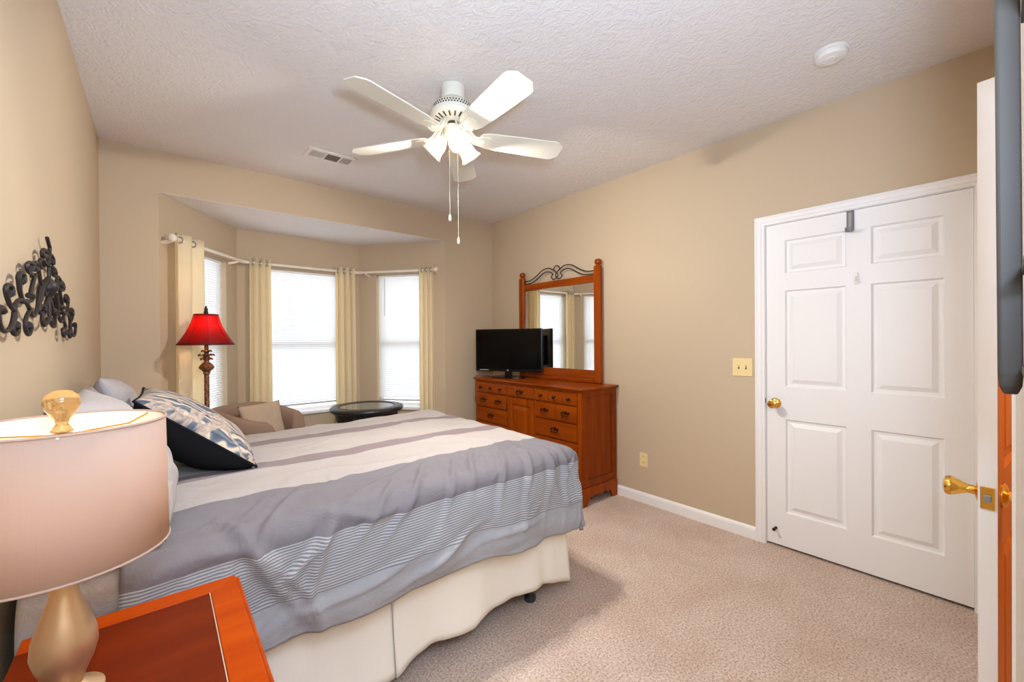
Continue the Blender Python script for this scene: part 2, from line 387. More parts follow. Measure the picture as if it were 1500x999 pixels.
def blind(Mx, s0, s1, zt, zb, where, tilt=0.0, wand=False):
    s0 += .008; s1 -= .008; yc = 0.045
    w = thing('window_blind', Mx @ Vector(((s0 + s1) / 2, yc, zb)), 'white horizontal mini blind ' + where, 'blind', 'mini blinds in the bay windows')
    MB().box(s0, s1, yc - .014, yc + .014, zt - .03, zt - .002, Mx).build('headrail', M['vinyl'], w, bevel=0.002)
    mb = MB(); z = zt - .045; a = rad(-60)
    while z > zb + .02:
        zz = z
        dy, dz = 0.0125 * cos(a), 0.0125 * sin(a)
        k = 0.0018
        pts = [(-1, 0), (-.35, k), (.35, k), (1, 0)]
        def pt(s, q): return (s, yc + dy * q[0] + q[1] * sin(a), zz + tilt * (s - s0) * sstep(zt, zb, zz) * -0 + dz * q[0] - q[1] * cos(a))
        vs = [pt(s, q) for s in (s0, s1) for q in pts]
        mb.add(vs, [(0, 1, 5, 4), (1, 2, 6, 5), (2, 3, 7, 6)], Mx); z -= 0.0215
    mb.build('slats', M['slat'], w, smooth=True)
    mb = MB().box(s0, s1, yc - .012, yc + .012, zb - .008 , zb + .012, Mx)
    mb.build('bottom_rail', M['blindgrey'], w, bevel=0.003)
    for s in (s0 + .09, s1 - .09):
        MB().tube([Mx @ Vector((s, yc - .013, zt - .03)), Mx @ Vector((s, yc - .013, zb))], .0012, 5).build('ladder_cord', M['slat'], w)
    if wand:
        MB().tube([Mx @ Vector((s0 + .085, yc - .022, zt - .03)), Mx @ Vector((s0 + .085, yc - .024, zt - .46))], .004, 6).build('tilt_wand', M['blindgrey'], w)
blind(ML, 0.20, 0.83, 2.09, 0.66, 'in the left bay window, behind the red lamp')
blind(MC, 0.19, 0.985, 2.085, 0.68, 'in the widest, middle bay window')
blind(MR, 0.215, 0.84, 2.093, 0.675, 'with a hanging tilt wand, in the right bay window', wand=True)

# baseboards
def baseboard(name, p, q, n, label):
    p, q, n = Vector(p), Vector(q), Vector(n).normalized(); d = (q - p)
    L = d.length; d.normalize()
    prof = [(0, 0), (0.014, 0), (0.014, 0.062), (0.010, 0.074), (0.004, 0.082), (0, 0.084)]
    Mx = frame(p, n, (0, 0, 1), d)
    struct(MB().prism(prof, L, Mx).build(name, M['white']), label, 'baseboard')
baseboard('baseboard_right', (XR, DY1 + .053, 0), (XR, YF, 0), (-1, 0, 0), 'white baseboard along the right wall from dresser to door')
baseboard('baseboard_left', (XL, YN, 0), (XL, YF, 0), (1, 0, 0), 'white baseboard along the left wall under the bed head')
baseboard('baseboard_far', (D.x, YF, 0), (XR - .015, YF, 0), (0, -1, 0), 'white baseboard on the far wall beside the dresser')
baseboard('baseboard_bay_center', (B.x, B.y, 0), (C_.x, C_.y, 0), (0, -1, 0), 'white baseboard under the middle bay window')
baseboard('baseboard_bay_left', (A.x, A.y, 0), (B.x, B.y, 0), (0.82, -0.57, 0), 'white baseboard under the left bay window')
baseboard('baseboard_bay_right', (C_.x, C_.y, 0), (D.x, D.y, 0), (-0.79, -0.61, 0), 'white baseboard under the right bay window')

# door casings: swept profile round an opening.  u along the wall, n out of the wall
def casing(name, o, ud, n, u0, u1, zt, label, wdt=0.057):
    Mx = frame(o, ud, (0, 0, 1), n)
    prof = [(0, 0.0), (0, 0.011), (0.014, 0.012), (0.020, 0.016), (0.040, 0.018), (0.046, 0.022), (0.053, 0.022), (wdt, 0.016), (wdt, 0.0)]
    mb = MB(); vs = []; k = len(prof)
    for (cu, cz, su, sz) in [(u0, 0, -1, 0), (u0, zt, -1, 1), (u1, zt, 1, 1), (u1, 0, 1, 0)]:
        for a, b in prof: vs.append((cu + su * a, cz + sz * a, b))
    fs = []
    for i in range(3):
        for j in range(k - 1): fs.append((i * k + j, i * k + j + 1, (i + 1) * k + j + 1, (i + 1) * k + j))
    fs += [tuple(range(k)), tuple(3 * k + j for j in range(k))]
    mb.add(vs, fs, Mx)
    struct(mb.build(name, M['white']), label, 'door casing')
casing('trim_1', (XR, 0, 0), (0, -1, 0), (-1, 0, 0), -DY1, -DY0, DZ, 'white moulded casing around the closed six-panel door')
casing('trim_2', (0, YN, 0), (1, 0, 0), (0, 1, 0), BX0, BX1, 2.05, 'white casing of the ajar door at the right edge')
struct(MB().box(BX0, BX0 + .012, YN - .12, YN, 0, 2.05).box(BX1 - .012, BX1, YN - .12, YN, 0, 2.05).box(BX0, BX1, YN - .12, YN, 2.038, 2.05).build('trim_3', M['white']),
       'white jamb lining inside the ajar door opening', 'door jamb')
struct(MB().box(XR, XR + .12, DY0 - .0, DY0 + .004, 0, DZ).box(XR, XR + .12, DY1 - .004, DY1, 0, DZ).box(XR, XR + .12, DY0 + .004, DY1 - .004, DZ - .004, DZ).build('trim_4', M['white']),
       'white jamb lining inside the closed door opening', 'door jamb')

def knob(parent, c, n, mat, lock=False, r=0.027):
    """round door knob: rosette on the face at c, knob out along n"""
    n = Vector(n).normalized(); u = n.orthogonal().normalized(); w = n.cross(u)
    Mx = frame(c, u, w, n)
    prof = [(0.0325, 0), (0.0325, 0.004), (0.026, 0.009), (0.013, 0.013), (0.0115, 0.022), (0.0125, 0.028), (0.018, 0.040), (r * .92, 0.054), (r, 0.062), (r * .93, 0.069), (r * .6, 0.073), (0.006, 0.074)]
    o = MB().lathe(prof, n=28, mat=Mx).build('door_knob', mat, parent, smooth=True)
    return o

# closed six-panel door in the right wall.  local u = -y, from the latch edge on the left
dw, dh = DY1 - DY0 - .010, DZ - .022
door1 = thing('door_1', (XR + .02, (DY0 + DY1) / 2, 0), 'closed white six-panel door in the right wall, brass knob on its left', 'door', kind='structure')
Mx = frame((XR + .006, DY1 - .005, 0.016), (0, -1, 0), (0, 0, 1), (-1, 0, 0))
def six(dw, dh):
    l0, l1, r0_, r1_ = 0.108, 0.419, 0.529, dw - 0.100
    rows = [(0.215, 0.815), (1.022, 1.635), (1.745, 1.955)]
    return [(a, b, c, d) for a, b in ((l0, l1), (r0_, r1_)) for c, d in rows]
mb = MB(); panel_face(mb, dw, dh, six(dw, dh), 0.013, 0, Mx, (0.008, 0.022, 0.046)); slab_rest(mb, dw, dh, 0, -0.035, Mx); back_face(mb, dw, dh, -0.035, Mx)
mb.build('door_leaf', M['door'], door1)
knob(door1, (XR + .006, 0.967, 0.928), (-1, 0, 0), M['brass'])
MB().lathe([(.009, 0), (.009, .010), (.007, .011), (.007, .028), (.010, .030), (.010, .040), (.006, .043)], n=14, mat=frame((XR + .006, .967, 0.118), (0, 1, 0), (0, 0, 1), (-1, 0, 0))).build('door_stop', M['bronze'], door1, smooth=True)
MB().box(XR - .004, XR + .004, DY1 - .003, DY1 + .003, 0.925, 0.955).build('strike_plate', M['slot'], door1)

# over-the-door hook and the little adhesive hook below it
hk = thing('door_hook', (XR, 0.58, 1.96), 'grey metal over-the-door hook at the top of the closed door', 'hook')
pts = [(XR + .001, .58, 2.078), (XR + .0005, .58, 1.985), (XR - .010, .58, 1.962), (XR - .028, .58, 1.958), (XR - .036, .58, 1.975)]
mb = MB()
P = [Vector(p) for p in smooth_path(pts, 5)]
wv_ = 0.017
vs = []; fs = []
for i, p in enumerate(P): vs += [(p.x - .0, p.y - wv_, p.z), (p.x, p.y + wv_, p.z)]
for i in range(len(P) - 1): fs.append((2 * i, 2 * i + 1, 2 * i + 3, 2 * i + 2))
mb.add(vs, fs); mb.build('hook_strap', M['steel'], hk, smooth=True, solid=0.003, offset=1)
MB().tube([(XR - .036, .58 - wv_, 1.975), (XR - .036, .58 + wv_, 1.975)], .004, 8).build('hook_lip', M['steel'], hk, smooth=True)
ah = thing('adhesive_hook', (XR, .557, 1.69), 'small white adhesive hook stuck in the middle of the closed door', 'hook')
MB().box(XR - .003, XR + .0065, .546, .568, 1.655, 1.722).build('base', M['plastic'], ah, bevel=.004)
MB().tube(smooth_path([(XR - .003, .557, 1.70), (XR - .010, .557, 1.68), (XR - .018, .557, 1.668), (XR - .018, .557, 1.684)], 4), .0045, 8).build('hook', M['plastic'], ah, smooth=True)

# door standing ajar in the near wall, seen edge-on
hinge = Vector((2.388, YN - .030, 0)); latch = Vector((1.636, 0.0143, 0))
du = (hinge - latch); dl = du.length; du.normalize(); dn = Vector((du.y, -du.x, 0))    # dn points to -y: the orange-brown side
if dn.y > 0: dn = -dn
door2 = thing('door_2', hinge, 'white door ajar at the right edge, seen edge-on, its far face orange-brown', 'door', kind='structure')
dh2 = 2.0
Mw = frame(latch + Vector((0, 0, .014)), du, (0, 0, 1), dn)
mb = MB(); slab_rest(mb, dl, dh2, -0.0005, -0.035, Mw)
Mb = frame(latch + Vector((0, 0, .014)) - dn * .035, du, (0, 0, 1), -dn)
pan2 = [(a, b, c, d) for a, b in ((.10, dl / 2 - .05), (dl / 2 + .05, dl - .10)) for c, d in ((.21, .78), (.98, 1.58), (1.69, 1.89))]
panel_face(mb, dl, dh2, pan2, .009, 0, Mb)
mb.build('door_leaf', M['white'], door2)
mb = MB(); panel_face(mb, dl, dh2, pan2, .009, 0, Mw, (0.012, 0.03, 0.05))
o = mb.build('door_face', M['door_orange'], door2); o['label'] = 'orange-brown face of the ajar door'
kz = 0.932
kp = latch + du * .062 + Vector((0, 0, kz))
k1 = knob(door2, kp - dn * .035, -dn, M['brass']); k2 = knob(door2, kp, dn, M['brass'])
e = latch - dn * .0175 + Vector((0, 0, kz))
Me = frame(e, dn, (0, 0, 1), -du)
lp = MB().box(-.013, .013, -.029, .029, 0, .0025, Me).build('latch_plate', M['brass'], door2, bevel=.003)
MB().box(-.007, .007, -.010, .010, .0025, .009, Me).build('latch_bolt', M['steel'], lp, bevel=.003)
for z in (.25, 1.05, 1.8):
    MB().tube([hinge + Vector((.006, .0, z - .045)), hinge + Vector((.006, .0, z + .045))], .006, 8).build('hinge', M['brass'], door2)

# ------------------------------------------------------------------ wall plates
sw = thing('light_switch', (XR, 1.164, 1.15), 'ivory double light switch plate on the wall left of the closed door', 'switch')
MB().box(XR - .006, XR, 1.100, 1.228, 1.090, 1.213).build('plate', M['ivory'], sw, bevel=.004)
for y in (1.141, 1.187):
    MB().box(XR - .0065, XR - .005, y - .0045, y + .0045, 1.139, 1.164).build('toggle_slot', M['slot'], sw)
    MB().box(XR - .014, XR - .006, y - .0032, y + .0032, 1.150, 1.162).build('toggle', M['ivory'], sw, bevel=.001)
ou = thing('wall_outlet', (XR, 1.93, 0.352), 'ivory wall outlet low on the right wall past the dresser', 'outlet')
MB().box(XR - .006, XR, 1.893, 1.966, 0.296, 0.411).build('plate', M['ivory'], ou, bevel=.004)
for z in (.328, .378):
    s_ = MB().lathe([(.016, 0), (.016, .002), (.014, .0028)], n=20, mat=frame((XR - .006, 1.93, z), (0, 1, 0), (0, 0, 1), (-1, 0, 0))).build('socket', M['ivory'], ou)
    mb = MB()
    for dy in (-.006, .006): mb.box(XR - .0093, XR - .0086, 1.93 + dy - .0012, 1.93 + dy + .0012, z - .001, z + .008)
    mb.build('slots', M['slot'], s_)

# ------------------------------------------------------------------ ceiling fixtures
vt = thing('air_vent', (1.0, 3.29, H), 'white ceiling air vent in front of the window bay', 'vent')
vx0, vx1, vy0, vy1 = .83, 1.175, 3.205, 3.385
mb = MB()
zz0, zz1 = H - .008, H - .0005
bo = [(.857, .957), (.968, 1.063), (1.075, 1.152)]; by0, by1 = vy0 + .033, vy1 - .033
xs = [vx0, bo[0][0], bo[0][1], bo[1][0], bo[1][1], bo[2][0], bo[2][1], vx1]
for i in range(0, 8, 2): mb.box(xs[i], xs[i + 1], vy0, vy1, zz0, zz1)
for a, b in bo: mb.box(a, b, vy0, by0, zz0, zz1); mb.box(a, b, by1, vy1, zz0, zz1)
mb.build('frame', M['ventwhite'], vt, bevel=.002)
MB().box(vx0 + .01, vx1 - .01, vy0 + .01, vy1 - .01, H - .0008, H - .0003).build('duct', M['black'], vt)
mb = MB()
for i in range(8):
    x = bo[0][0] + .006 + i * .0125
    mb.add([(x, by0, zz0), (x + .004, by0, zz0), (x + .004, by1, zz0), (x, by1, zz0), (x - .003, by0, zz1 - .001), (x + .001, by0, zz1 - .001), (x + .001, by1, zz1 - .001), (x - .003, by1, zz1 - .001)],
           [(0, 1, 2, 3), (4, 7, 6, 5), (0, 4, 5, 1), (2, 6, 7, 3), (0, 3, 7, 4), (1, 5, 6, 2)])
mb.build('slats', M['ventwhite'], vt)
mb = MB()
for i in range(9):
    y = by0 + i * (by1 - by0) / 9
    mb.box(bo[1][0], bo[1][1], y, y + .010, zz0 + .002, zz0 + .004)
mb.build('slats', M['ventdark'], vt)
mb = MB()
for i in range(7):
    x = bo[2][0] + i * .011; mb.add([(x, by0, zz0), (x + .012, by0, zz0 + .005), (x + .012, by1, zz0 + .005), (x, by1, zz0)], [(0, 1, 2, 3)])
mb.build('slats', M['ventwhite'], vt)

sd = thing('smoke_detector', (2.511, .549, H), 'round white smoke detector on the ceiling above the door', 'smoke detector')
MB().lathe([(.072, 0), (.072, -.010), (.068, -.012)], (2.511, .549, H), 40).build('mounting_base', M['plastic'], sd, smooth=True)
MB().lathe([(.060, -.012), (.066, -.014), (.066, -.026), (.060, -.034), (.034, -.040), (.030, -.038), (.028, -.041), (.005, -.042)], (2.511, .549, H), 40).build('cover', M['plastic'], sd, smooth=True, angle=30)
MB().box(2.506, 2.530, .530, .542, H - .0425, H - .040).build('test_button', M['panel'], sd, bevel=.001)

# ------------------------------------------------------------------ ceiling fan
FX, FY = 1.248, 1.962
fan = thing('ceiling_fan', (FX, FY, H), 'white five-blade ceiling fan with lit frosted lights on the ceiling', 'ceiling fan')
MB().lathe([(.040, 0), (.066, -.002), (.068, -.012), (.062, -.034), (.066, -.05), (.060, -.070), (.030, -.080)], (FX, FY, H), 40).build('canopy', M['fanwhite'], fan, smooth=True, angle=50)
MB().lathe([(.013, -.075), (.013, -.10)], (FX, FY, H), 16).build('downrod', M['fanwhite'], fan, smooth=True)
mo = MB().lathe([(.03, -.088), (.075, -.096), (.102, -.108), (.108, -.114), (.108, -.138), (.122, -.146), (.124, -.165), (.112, -.180), (.064, -.196), (.040, -.198)], (FX, FY, H), 48).build('motor_housing', M['fanwhite'], fan, smooth=True, angle=30)
mb = MB()
for i in range(44):
    for j in range(2):
        a = 2 * pi * (i + .5 * j) / 44; mx_ = frame((FX + .1075 * cos(a), FY + .1075 * sin(a), H - .120 - .011 * j), (-sin(a), cos(a), 0), (0, 0, 1), (cos(a), sin(a), 0))
        mb.box(-.0045, .0045, -.004, .004, 0, .0012, mx_)
mb.build('vent_holes', M['fandark'], mo)
mb = MB()
for i in range(20):
    a = 2 * pi * (i + .5) / 20; ca, sa = cos(a), sin(a)
    rr = .090; zc = H - .1878
    n_ = Vector((ca * .32, sa * .32, -.947)); t_ = Vector((-sa, ca, 0)); r_ = n_.cross(t_)
    mb.box(-.0045, .0045, -.016, .016, -.001, .0012, frame((FX + rr * ca, FY + rr * sa, zc), t_, r_, n_))
mb.build('vent_slots', M['fandark'], mo)
MB().lathe([(.036, -.196), (.036, -.224)], (FX, FY, H), 32).build('switch_neck', M['fandark'], fan, smooth=True)
MB().lathe([(.040, -.216), (.053, -.222), (.054, -.270), (.048, -.284), (.036, -.292), (.010, -.296)], (FX, FY, H), 32).build('light_fitter', M['fanwhite'], fan, smooth=True, angle=50)
BLZ = -.272
for k in range(5):
    a = rad(50 + 72 * k); ca, sa = cos(a), sin(a)
    tw = rad(-12); X = Vector((ca, sa, 0)); T = Vector((-sa, ca, 0)); Z = Vector((0, 0, 1))
    T2 = T * cos(tw) + Z * sin(tw); N2 = X.cross(T2)
    Mb_ = frame((FX, FY, H + BLZ), X, T2, N2)
    r_in, r_out = .145, .640
    half = [(r_in, .034), (r_in + .012, .052), (r_in + .05, .064), (.38, .074), (r_out - .060, .080), (r_out - .035, .076), (r_out, .042)]
    poly = half + [(x, -y) for x, y in reversed(half)]
    bl = MB().prism(poly, .007, Mb_).build('blade', M['fanwhite'], fan, bevel=.002)
    mb = MB()
    # decorative blade iron: arm from the motor underside to the blade root
    P0 = Vector((FX + .062 * ca, FY + .062 * sa, H - .200)); P1 = Vector((FX + .085 * ca, FY + .085 * sa, H - .236)); P2 = Vector((FX + .118 * ca, FY + .118 * sa, H + BLZ - .002)); P3 = Vector((FX + .17 * ca, FY + .17 * sa, H + BLZ - .006))
    mb.tube(smooth_path([P0, P1, P2, P3], 5), .010, 8)
    for sy in (-1, 1):
        mb.tube(smooth_path([P0 + T * sy * .022, P1 + T * sy * .030, P2 + T * sy * .034, Mb_ @ Vector((.165, sy * .032, -.004))], 5), .006, 6)
    pl = [(.135, .018), (.155, .036), (.205, .036), (.222, .014), (.222, -.014), (.205, -.036), (.155, -.036), (.135, -.018)]
    mb.prism(pl, .004, Mb_ @ Matrix.Translation((0, 0, -.0041)))
    mb.build('blade_iron', M['fanwhite'], bl, smooth=True, angle=30)
vang = atan2(FY, FX) + pi      # direction from the fan to the camera
def shade_at(ang, droop, r0_=.045):
    ca, sa = cos(ang), sin(ang)
    ax = Vector((ca * cos(droop), sa * cos(droop), -sin(droop)))
    o = Vector((FX + r0_ * ca, FY + r0_ * sa, H - .270))
    u = ax.orthogonal().normalized(); w = ax.cross(u); Mx = frame(o, u, w, ax)
    hol = MB().lathe([(.017, -.01), (.020, .0), (.022, .020), (.018, .024)], n=20, mat=Mx).build('lamp_holder', M['fanwhite'], fan, smooth=True)
    mb = MB()
    prof = [(.021, .014), (.026, .022), (.038, .042), (.043, .062), (.044, .082), (.050, .102), (.062, .118)]
    n = 36; vs = []
    for r, z in prof:
        for i in range(n):
            t = 2 * pi * i / n; s_ = sstep(.085, .118, z)
            vs.append((r * cos(t), r * sin(t), z - .0012 * s_ * cos(6 * t)))
    fs = [(j * n + i, j * n + (i + 1) % n, (j + 1) * n + (i + 1) % n, (j + 1) * n + i) for j in range(len(prof) - 1) for i in range(n)]
    mb.add(vs, fs, Mx)
    sh = mb.build('glass_shade', M['frost'], fan, smooth=True, solid=.0022, angle=180)
    MB().ball((0, 0, .062), .019, sz=1.25, mat=Mx).build('bulb', M['bulb'], sh, smooth=True)
    l = light('fan_bulb_light', 'POINT', Mx @ Vector((0, 0, .074)), FAN_BULB, FAN_COL, .028)
for q in (-106, 14, 128): shade_at(vang + rad(q), rad(46))
# pull chains hang from the fitter
for (cx, cy, zb) in ((FX - .020, FY + .012, 2.005), (FX + .016, FY - .016, 1.880)):
    c = MB().tube([(cx, cy, H - .288), (cx, cy, zb + .035)], .0009, 6).build('pull_chain', M['fanwhite'], fan)
    MB().lathe([(.002, .036), (.005, .032), (.0075, .014), (.008, .004), (.005, 0)], (cx, cy, zb), 14).build('chain_pull', M['fanwhite'], c, smooth=True)

# ------------------------------------------------------------------ bed
BY0, BY1, BX_1 = 1.58, 3.06, 1.70
bed = thing('bed', (.72, 2.32, 0), 'queen bed with cream skirt and black feet, head against the left wall', 'bed')
MB().box(-.27, BX_1 - .01, BY0 + .01, BY1, .46, .735).build('mattress', M['mattress'], bed, bevel=.05, seg=4)
MB().box(-.27, BX_1 - .015, BY0 + .02, BY1 - .01, .20, .455).build('box_spring', M['mattress'], bed, bevel=.02)
MB().box(-.26, BX_1 - .06, BY0 + .03, BY0 + .06, .165, .20).box(-.26, BX_1 - .06, BY1 - .06, BY1 - .03, .165, .20).box(-.26, -.23, BY0 + .06, BY1 - .06, .165, .20).box(1.44, 1.47, BY0 + .06, BY1 - .06, .165, .20).build('bed_frame', M['black'], bed)
for x, y in ((1.462, 1.60), (1.462, 3.0), (-.20, 1.63), (-.20, 3.0), (.65, 2.32)):
    MB().lathe([(.030, 0), (.032, .008), (.030, .020), (.016, .030), (.014, .040), (.014, .17)], (x, y, 0), 20).build('leg', M['black'], bed, smooth=True, angle=40)
# bed skirt: near side in two lengths that part at a pleat, and the foot end
def skirt_panel(p, q, out, bottom, zt=.45, wave=.008, seed=0.0, nu=60, nv=14):
    p, q, out = Vector(p), Vector(q), Vector(out)
    mb = MB()
    def fn(u, v):
        P = p.lerp(q, u); s = (q - p).length * u; zb = bottom(s)
        d = v
        w = (wave * sin(s * 17 + seed) + .010 * nz(s * 4 + seed, d * 1.2) + .020 * nz(s * 12 + seed, d * .6)) * d + out_fl(s, d)
        P = P + out * w; return (P.x, P.y, lerp(zt, zb, d))
    def out_fl(s, d): return .030 * d * d
    mb.grid(fn, nu, nv); return mb
tabL = [(0, .05), (.55, .045), (.86, .045), (.90, .04)]
skirt_panel((-.26, BY0 - .005, 0), (.70, BY0 - .005, 0), (0, -1, 0), lambda s: interp(tabL, s)).build('bed_skirt', M['skirt'], bed, smooth=True, solid=.002)
tabR = [(0, .042), (.10, .078), (.20, .086), (.36, .075), (.40, .092), (.62, .100), (.8, .092), (.98, .046), (1.02, .042)]
skirt_panel((.692, BY0 - .012, 0), (1.695, BY0 - .012, 0), (0, -1, 0), lambda s: interp(tabR, s), seed=2.2).build('bed_skirt', M['skirt'], bed, smooth=True, solid=.002)
skirt_panel((BX_1 + .002, BY0 - .0, 0), (BX_1 + .002, BY1, 0), (1, 0, 0), lambda s: .07 + .015 * sin(s * 5), seed=4.0).build('bed_skirt', M['skirt'], bed, smooth=True, solid=.002)
# grey sheet hanging at the head, left uncovered by the comforter
mb = MB()
def sheet(u, v):
    x = lerp(-.265, .03, u); d = v * .62
    w = .012 * nz(x * 9, d * 3) + .010 * sin(d * 26 + x * 9) * sstep(.25, .5, d) * (1 - sstep(.5, .62, d))
    if d < .25: return (x, BY0 + .19 - d, .752 + .006 * nz(x * 6, d * 6))
    k = d - .25; R = .07
    ph = min(k / R, pi / 2 * .96); rest = max(0, k - R * pi / 2 * .96)
    return (x, BY0 - .06 - R * sin(ph) * .9 + .055 - rest * .06 - w * 1.2 + .0, .752 - R * (1 - cos(ph)) - rest + w * .2)
mb.grid(sheet, 24, 44); mb.build('sheet', M['sham'], bed, smooth=True, solid=.004)

# comforter: flat cloth coordinates (a along the bed, b across from the near hem) folded over the edges
STRIPES = [(.125, 'pin'), (.300, 'grey'), (.640, 'wht'), (.965, 'mauve'), (1.075, 'wht'), (1.445, 'mauve'), (1.56, 'wht')]
M['comf'] = comforter_mat()
Xe, Ye0, Ye1, ZT = 1.67, 1.575, 3.02, .770
DN, DF, DB = .425, .46, .30      # cloth hanging over the near side, the foot, the far side
mb = MB(); uvs = []
a0, a1 = -.085, Xe + DF; bl_, bh_ = Ye0 - DN, Ye1 + DB
NA, NB = 190, 210
CREASES = []
rc = random.Random(21)
for (a_, b_, an, ln, wd, hg) in ((.30, .42, 62, .30, .016, .020), (.40, .22, 75, .22, .016, .020), (.62, .36, 50, .26, .013, .016), (.80, .42, 48, .34, .014, .018), (.98, .40, 55, .30, .012, .016),
        (1.12, .46, 60, .30, .014, .018), (1.25, .38, 66, .34, .013, .018), (1.38, .36, 74, .34, .013, .018), (1.50, .34, 82, .34, .013, .018), (1.60, .36, 88, .36, .014, .020), (.55, .11, 12, .34, .014, .016), (.86, .10, 14, .30, .014, .016), (1.2, .09, 8, .3, .013, .014),
        (.25, .27, 117, .34, .018, .019), (.42, .29, 48, .26, .016, .015), (.10, .14, 105, .2, .014, .016), (.9, .62, 24, .30, .014, .008), (.5, .60, 28, .30, .014, .008), (1.35, .62, 18, .26, .014, .010), (.7, 1.3, 20, .3, .016, .006), (1.2, 1.0, 165, .3, .016, .006), (.45, 1.02, 15, .25, .016, .007)):
    CREASES.append((a_, b_, cos(rad(an)), sin(rad(an)), ln, wd, hg))
for k in range(34):
    an = rad(rc.uniform(25, 85)); CREASES.append((rc.uniform(.05, 1.75), rc.uniform(.05, .55), cos(an), sin(an), rc.uniform(.08, .2), rc.uniform(.006, .011), rc.uniform(.004, .010)))
for k in range(14):
    an = rad(rc.uniform(0, 180)); CREASES.append((rc.uniform(.2, 1.7), rc.uniform(.6, 2.0), cos(an), sin(an), rc.uniform(.06, .16), rc.uniform(.008, .014), rc.uniform(.002, .005)))
def crease(a, b):
    t = 0.0
    for ca, cb, cx, cy, ln, wd, hg in CREASES:
        x, y = a - ca, b - cb; u = x * cx + y * cy
        if abs(u) > ln * 1.3: continue
        v = -x * cy + y * cx - .05 * sin(u * 9 + ca * 7) * ln
        if abs(v) > wd * 4: continue
        t += hg * math.exp(-(u / ln * 1.6) ** 2) * (math.exp(-(v / wd) ** 2) - .45 * math.exp(-((v - wd * 1.7) / (wd * 1.3)) ** 2))
    return t
def comf(a, b):
    dx = max(0, a - Xe); sy = -1 if b < (Ye0 + Ye1) / 2 else 1
    dy = max(0, Ye0 - b) if sy < 0 else max(0, b - Ye1)
    p = 5.0; d = (dx ** p + dy ** p) ** (1 / p)
    nx, ny = (dx, sy * dy); l = hypot(nx, ny)
    if l > 1e-6: nx, ny = nx / l, ny / l
    R = .085; full = pi / 2 * .93
    ph = min(d / R, full); rest = max(0, d - R * full)
    out = R * sin(ph) + rest * cos(full) ; drop = R * (1 - cos(ph)) + rest * sin(full)
    x, y = min(a, Xe), min(max(b, Ye0), Ye1)
    # crown of the top, puffiness, wrinkles
    ed = min(1, min(Xe + .02 - x, y - Ye0 + .02, Ye1 - y + .02) / .35)
    z = ZT + .018 * sstep(0, 1, ed) + .012 * sstep(.8, 1.6, x) * sstep(Ye0, 2.4, y)
    top = 1 - sstep(0, .12, d)
    wr = .010 * nz(a * 3.1, b * 3.7, 1.3) + .007 * nz(a * 7 + 2 * b, b * 9, 4.1)
    ridge = 1 - abs(nz(a * 2.4 + b * 1.1, b * 3.0 - a * .8, 7.7)); wr += .016 * max(0, ridge - .86) / .14 * (.35 + .65 * sstep(0, .1, d))
    wr += crease(a, b - bl_)
    z += wr * top
    q = sstep(.05, .34, d)
    s = a - b * ny if False else (min(a, Xe) * abs(ny) + b * abs(nx))
    fold = .016 * sin(11.0 * s + 2.6 * d + 2.5 * nz(s * 1.3, d * 1.2, 3.3)) + .020 * nz(s * 5.2 - d * 3.0, d * 2.2, 9.1)
    corner = min(dx, dy) / (max(dx, dy) + 1e-6) if l > 1e-6 else 0
    out += q * (fold + .008) + wr * (1 - top) * 1.1 + .012 * corner * sstep(.1, .4, d)
    out -= .020 * sstep(.36, .44, d) 
    hem = .022 * nz(s * 2.3, 5.5) + .012 * nz(s * 6.5, 1.5)
    drop += hem * sstep(.15, .42, d)
    drop += .045 * sstep(1.1, 1.6, a) * (1 - .8 * corner) * sstep(.1, .42, d)
    return (x + nx * out, y + ny * out, z - drop)
for i in range(NA + 1):
    for j in range(NB + 1):
        a = lerp(a0, a1, i / NA); b = lerp(bl_, bh_, j / NB)
        mb.v.append(comf(a, b)); uvs.append((a, b - bl_))
for i in range(NA):
    for j in range(NB):
        k = i * (NB + 1) + j; mb.f.append((k, k + NB + 1, k + NB + 2, k + 1))
cf = mb.build('comforter', M['comf'], None, smooth=True, uv=uvs, solid=.022, angle=180)
tag(cf, 'grey, white and mauve striped comforter spread over the bed', 'comforter')
cf.modifiers['solid'].use_rim = True

# pillows -----------------------------------------------------------------
def pillow_mesh(w, h, t, Mx, n=26, pinch=.06, seed=0, front=True, back=True, wr=.006, sag=0.0):
    mb = MB()
    def mk(sg):
        def fn(u, v):
            a, b = 2 * u - 1, 2 * v - 1
            prof = (max(0, 1 - abs(a) ** 2.3) * max(0, 1 - abs(b) ** 2.3)) ** .55
            x = a * w / 2 * (1 - pinch * (1 - abs(b) ** 2) * (abs(a) ** 3) * .8); y = b * h / 2 * (1 - pinch * (1 - abs(a) ** 2) * (abs(b) ** 3) * .8)
            z = sg * t / 2 * prof + wr * prof * nz(a * 2.6 + seed, b * 2.6, sg) * 2 + sag * (a * a - .5) * .0
            return Mx @ Vector((x, y, z))
        return fn
    if front: mb.grid(mk(1), n, n)
    if back: mb.grid(mk(-1), n, n)
    return mb
def axes(o, xdir, ydir):
    x = Vector(xdir).normalized(); y = Vector(ydir); y = (y - x * y.dot(x)).normalized(); return frame(o, x, y, x.cross(y))
def merge(o):
    bm = bmesh.new(); bm.from_mesh(o.data); bmesh.ops.remove_doubles(bm, verts=bm.verts, dist=.0005); bmesh.ops.recalc_face_normals(bm, faces=bm.faces); bm.to_mesh(o.data); bm.free()
    for p in o.data.polygons: p.use_smooth = True
def pillow(name, Mx, w, h, t, mat, label, seed, group=None, wr=.012):
    o = pillow_mesh(w, h, t, Mx, seed=seed, wr=wr).build(name, mat, None, smooth=True, angle=180); merge(o); return tag(o, label, 'pillow', group)
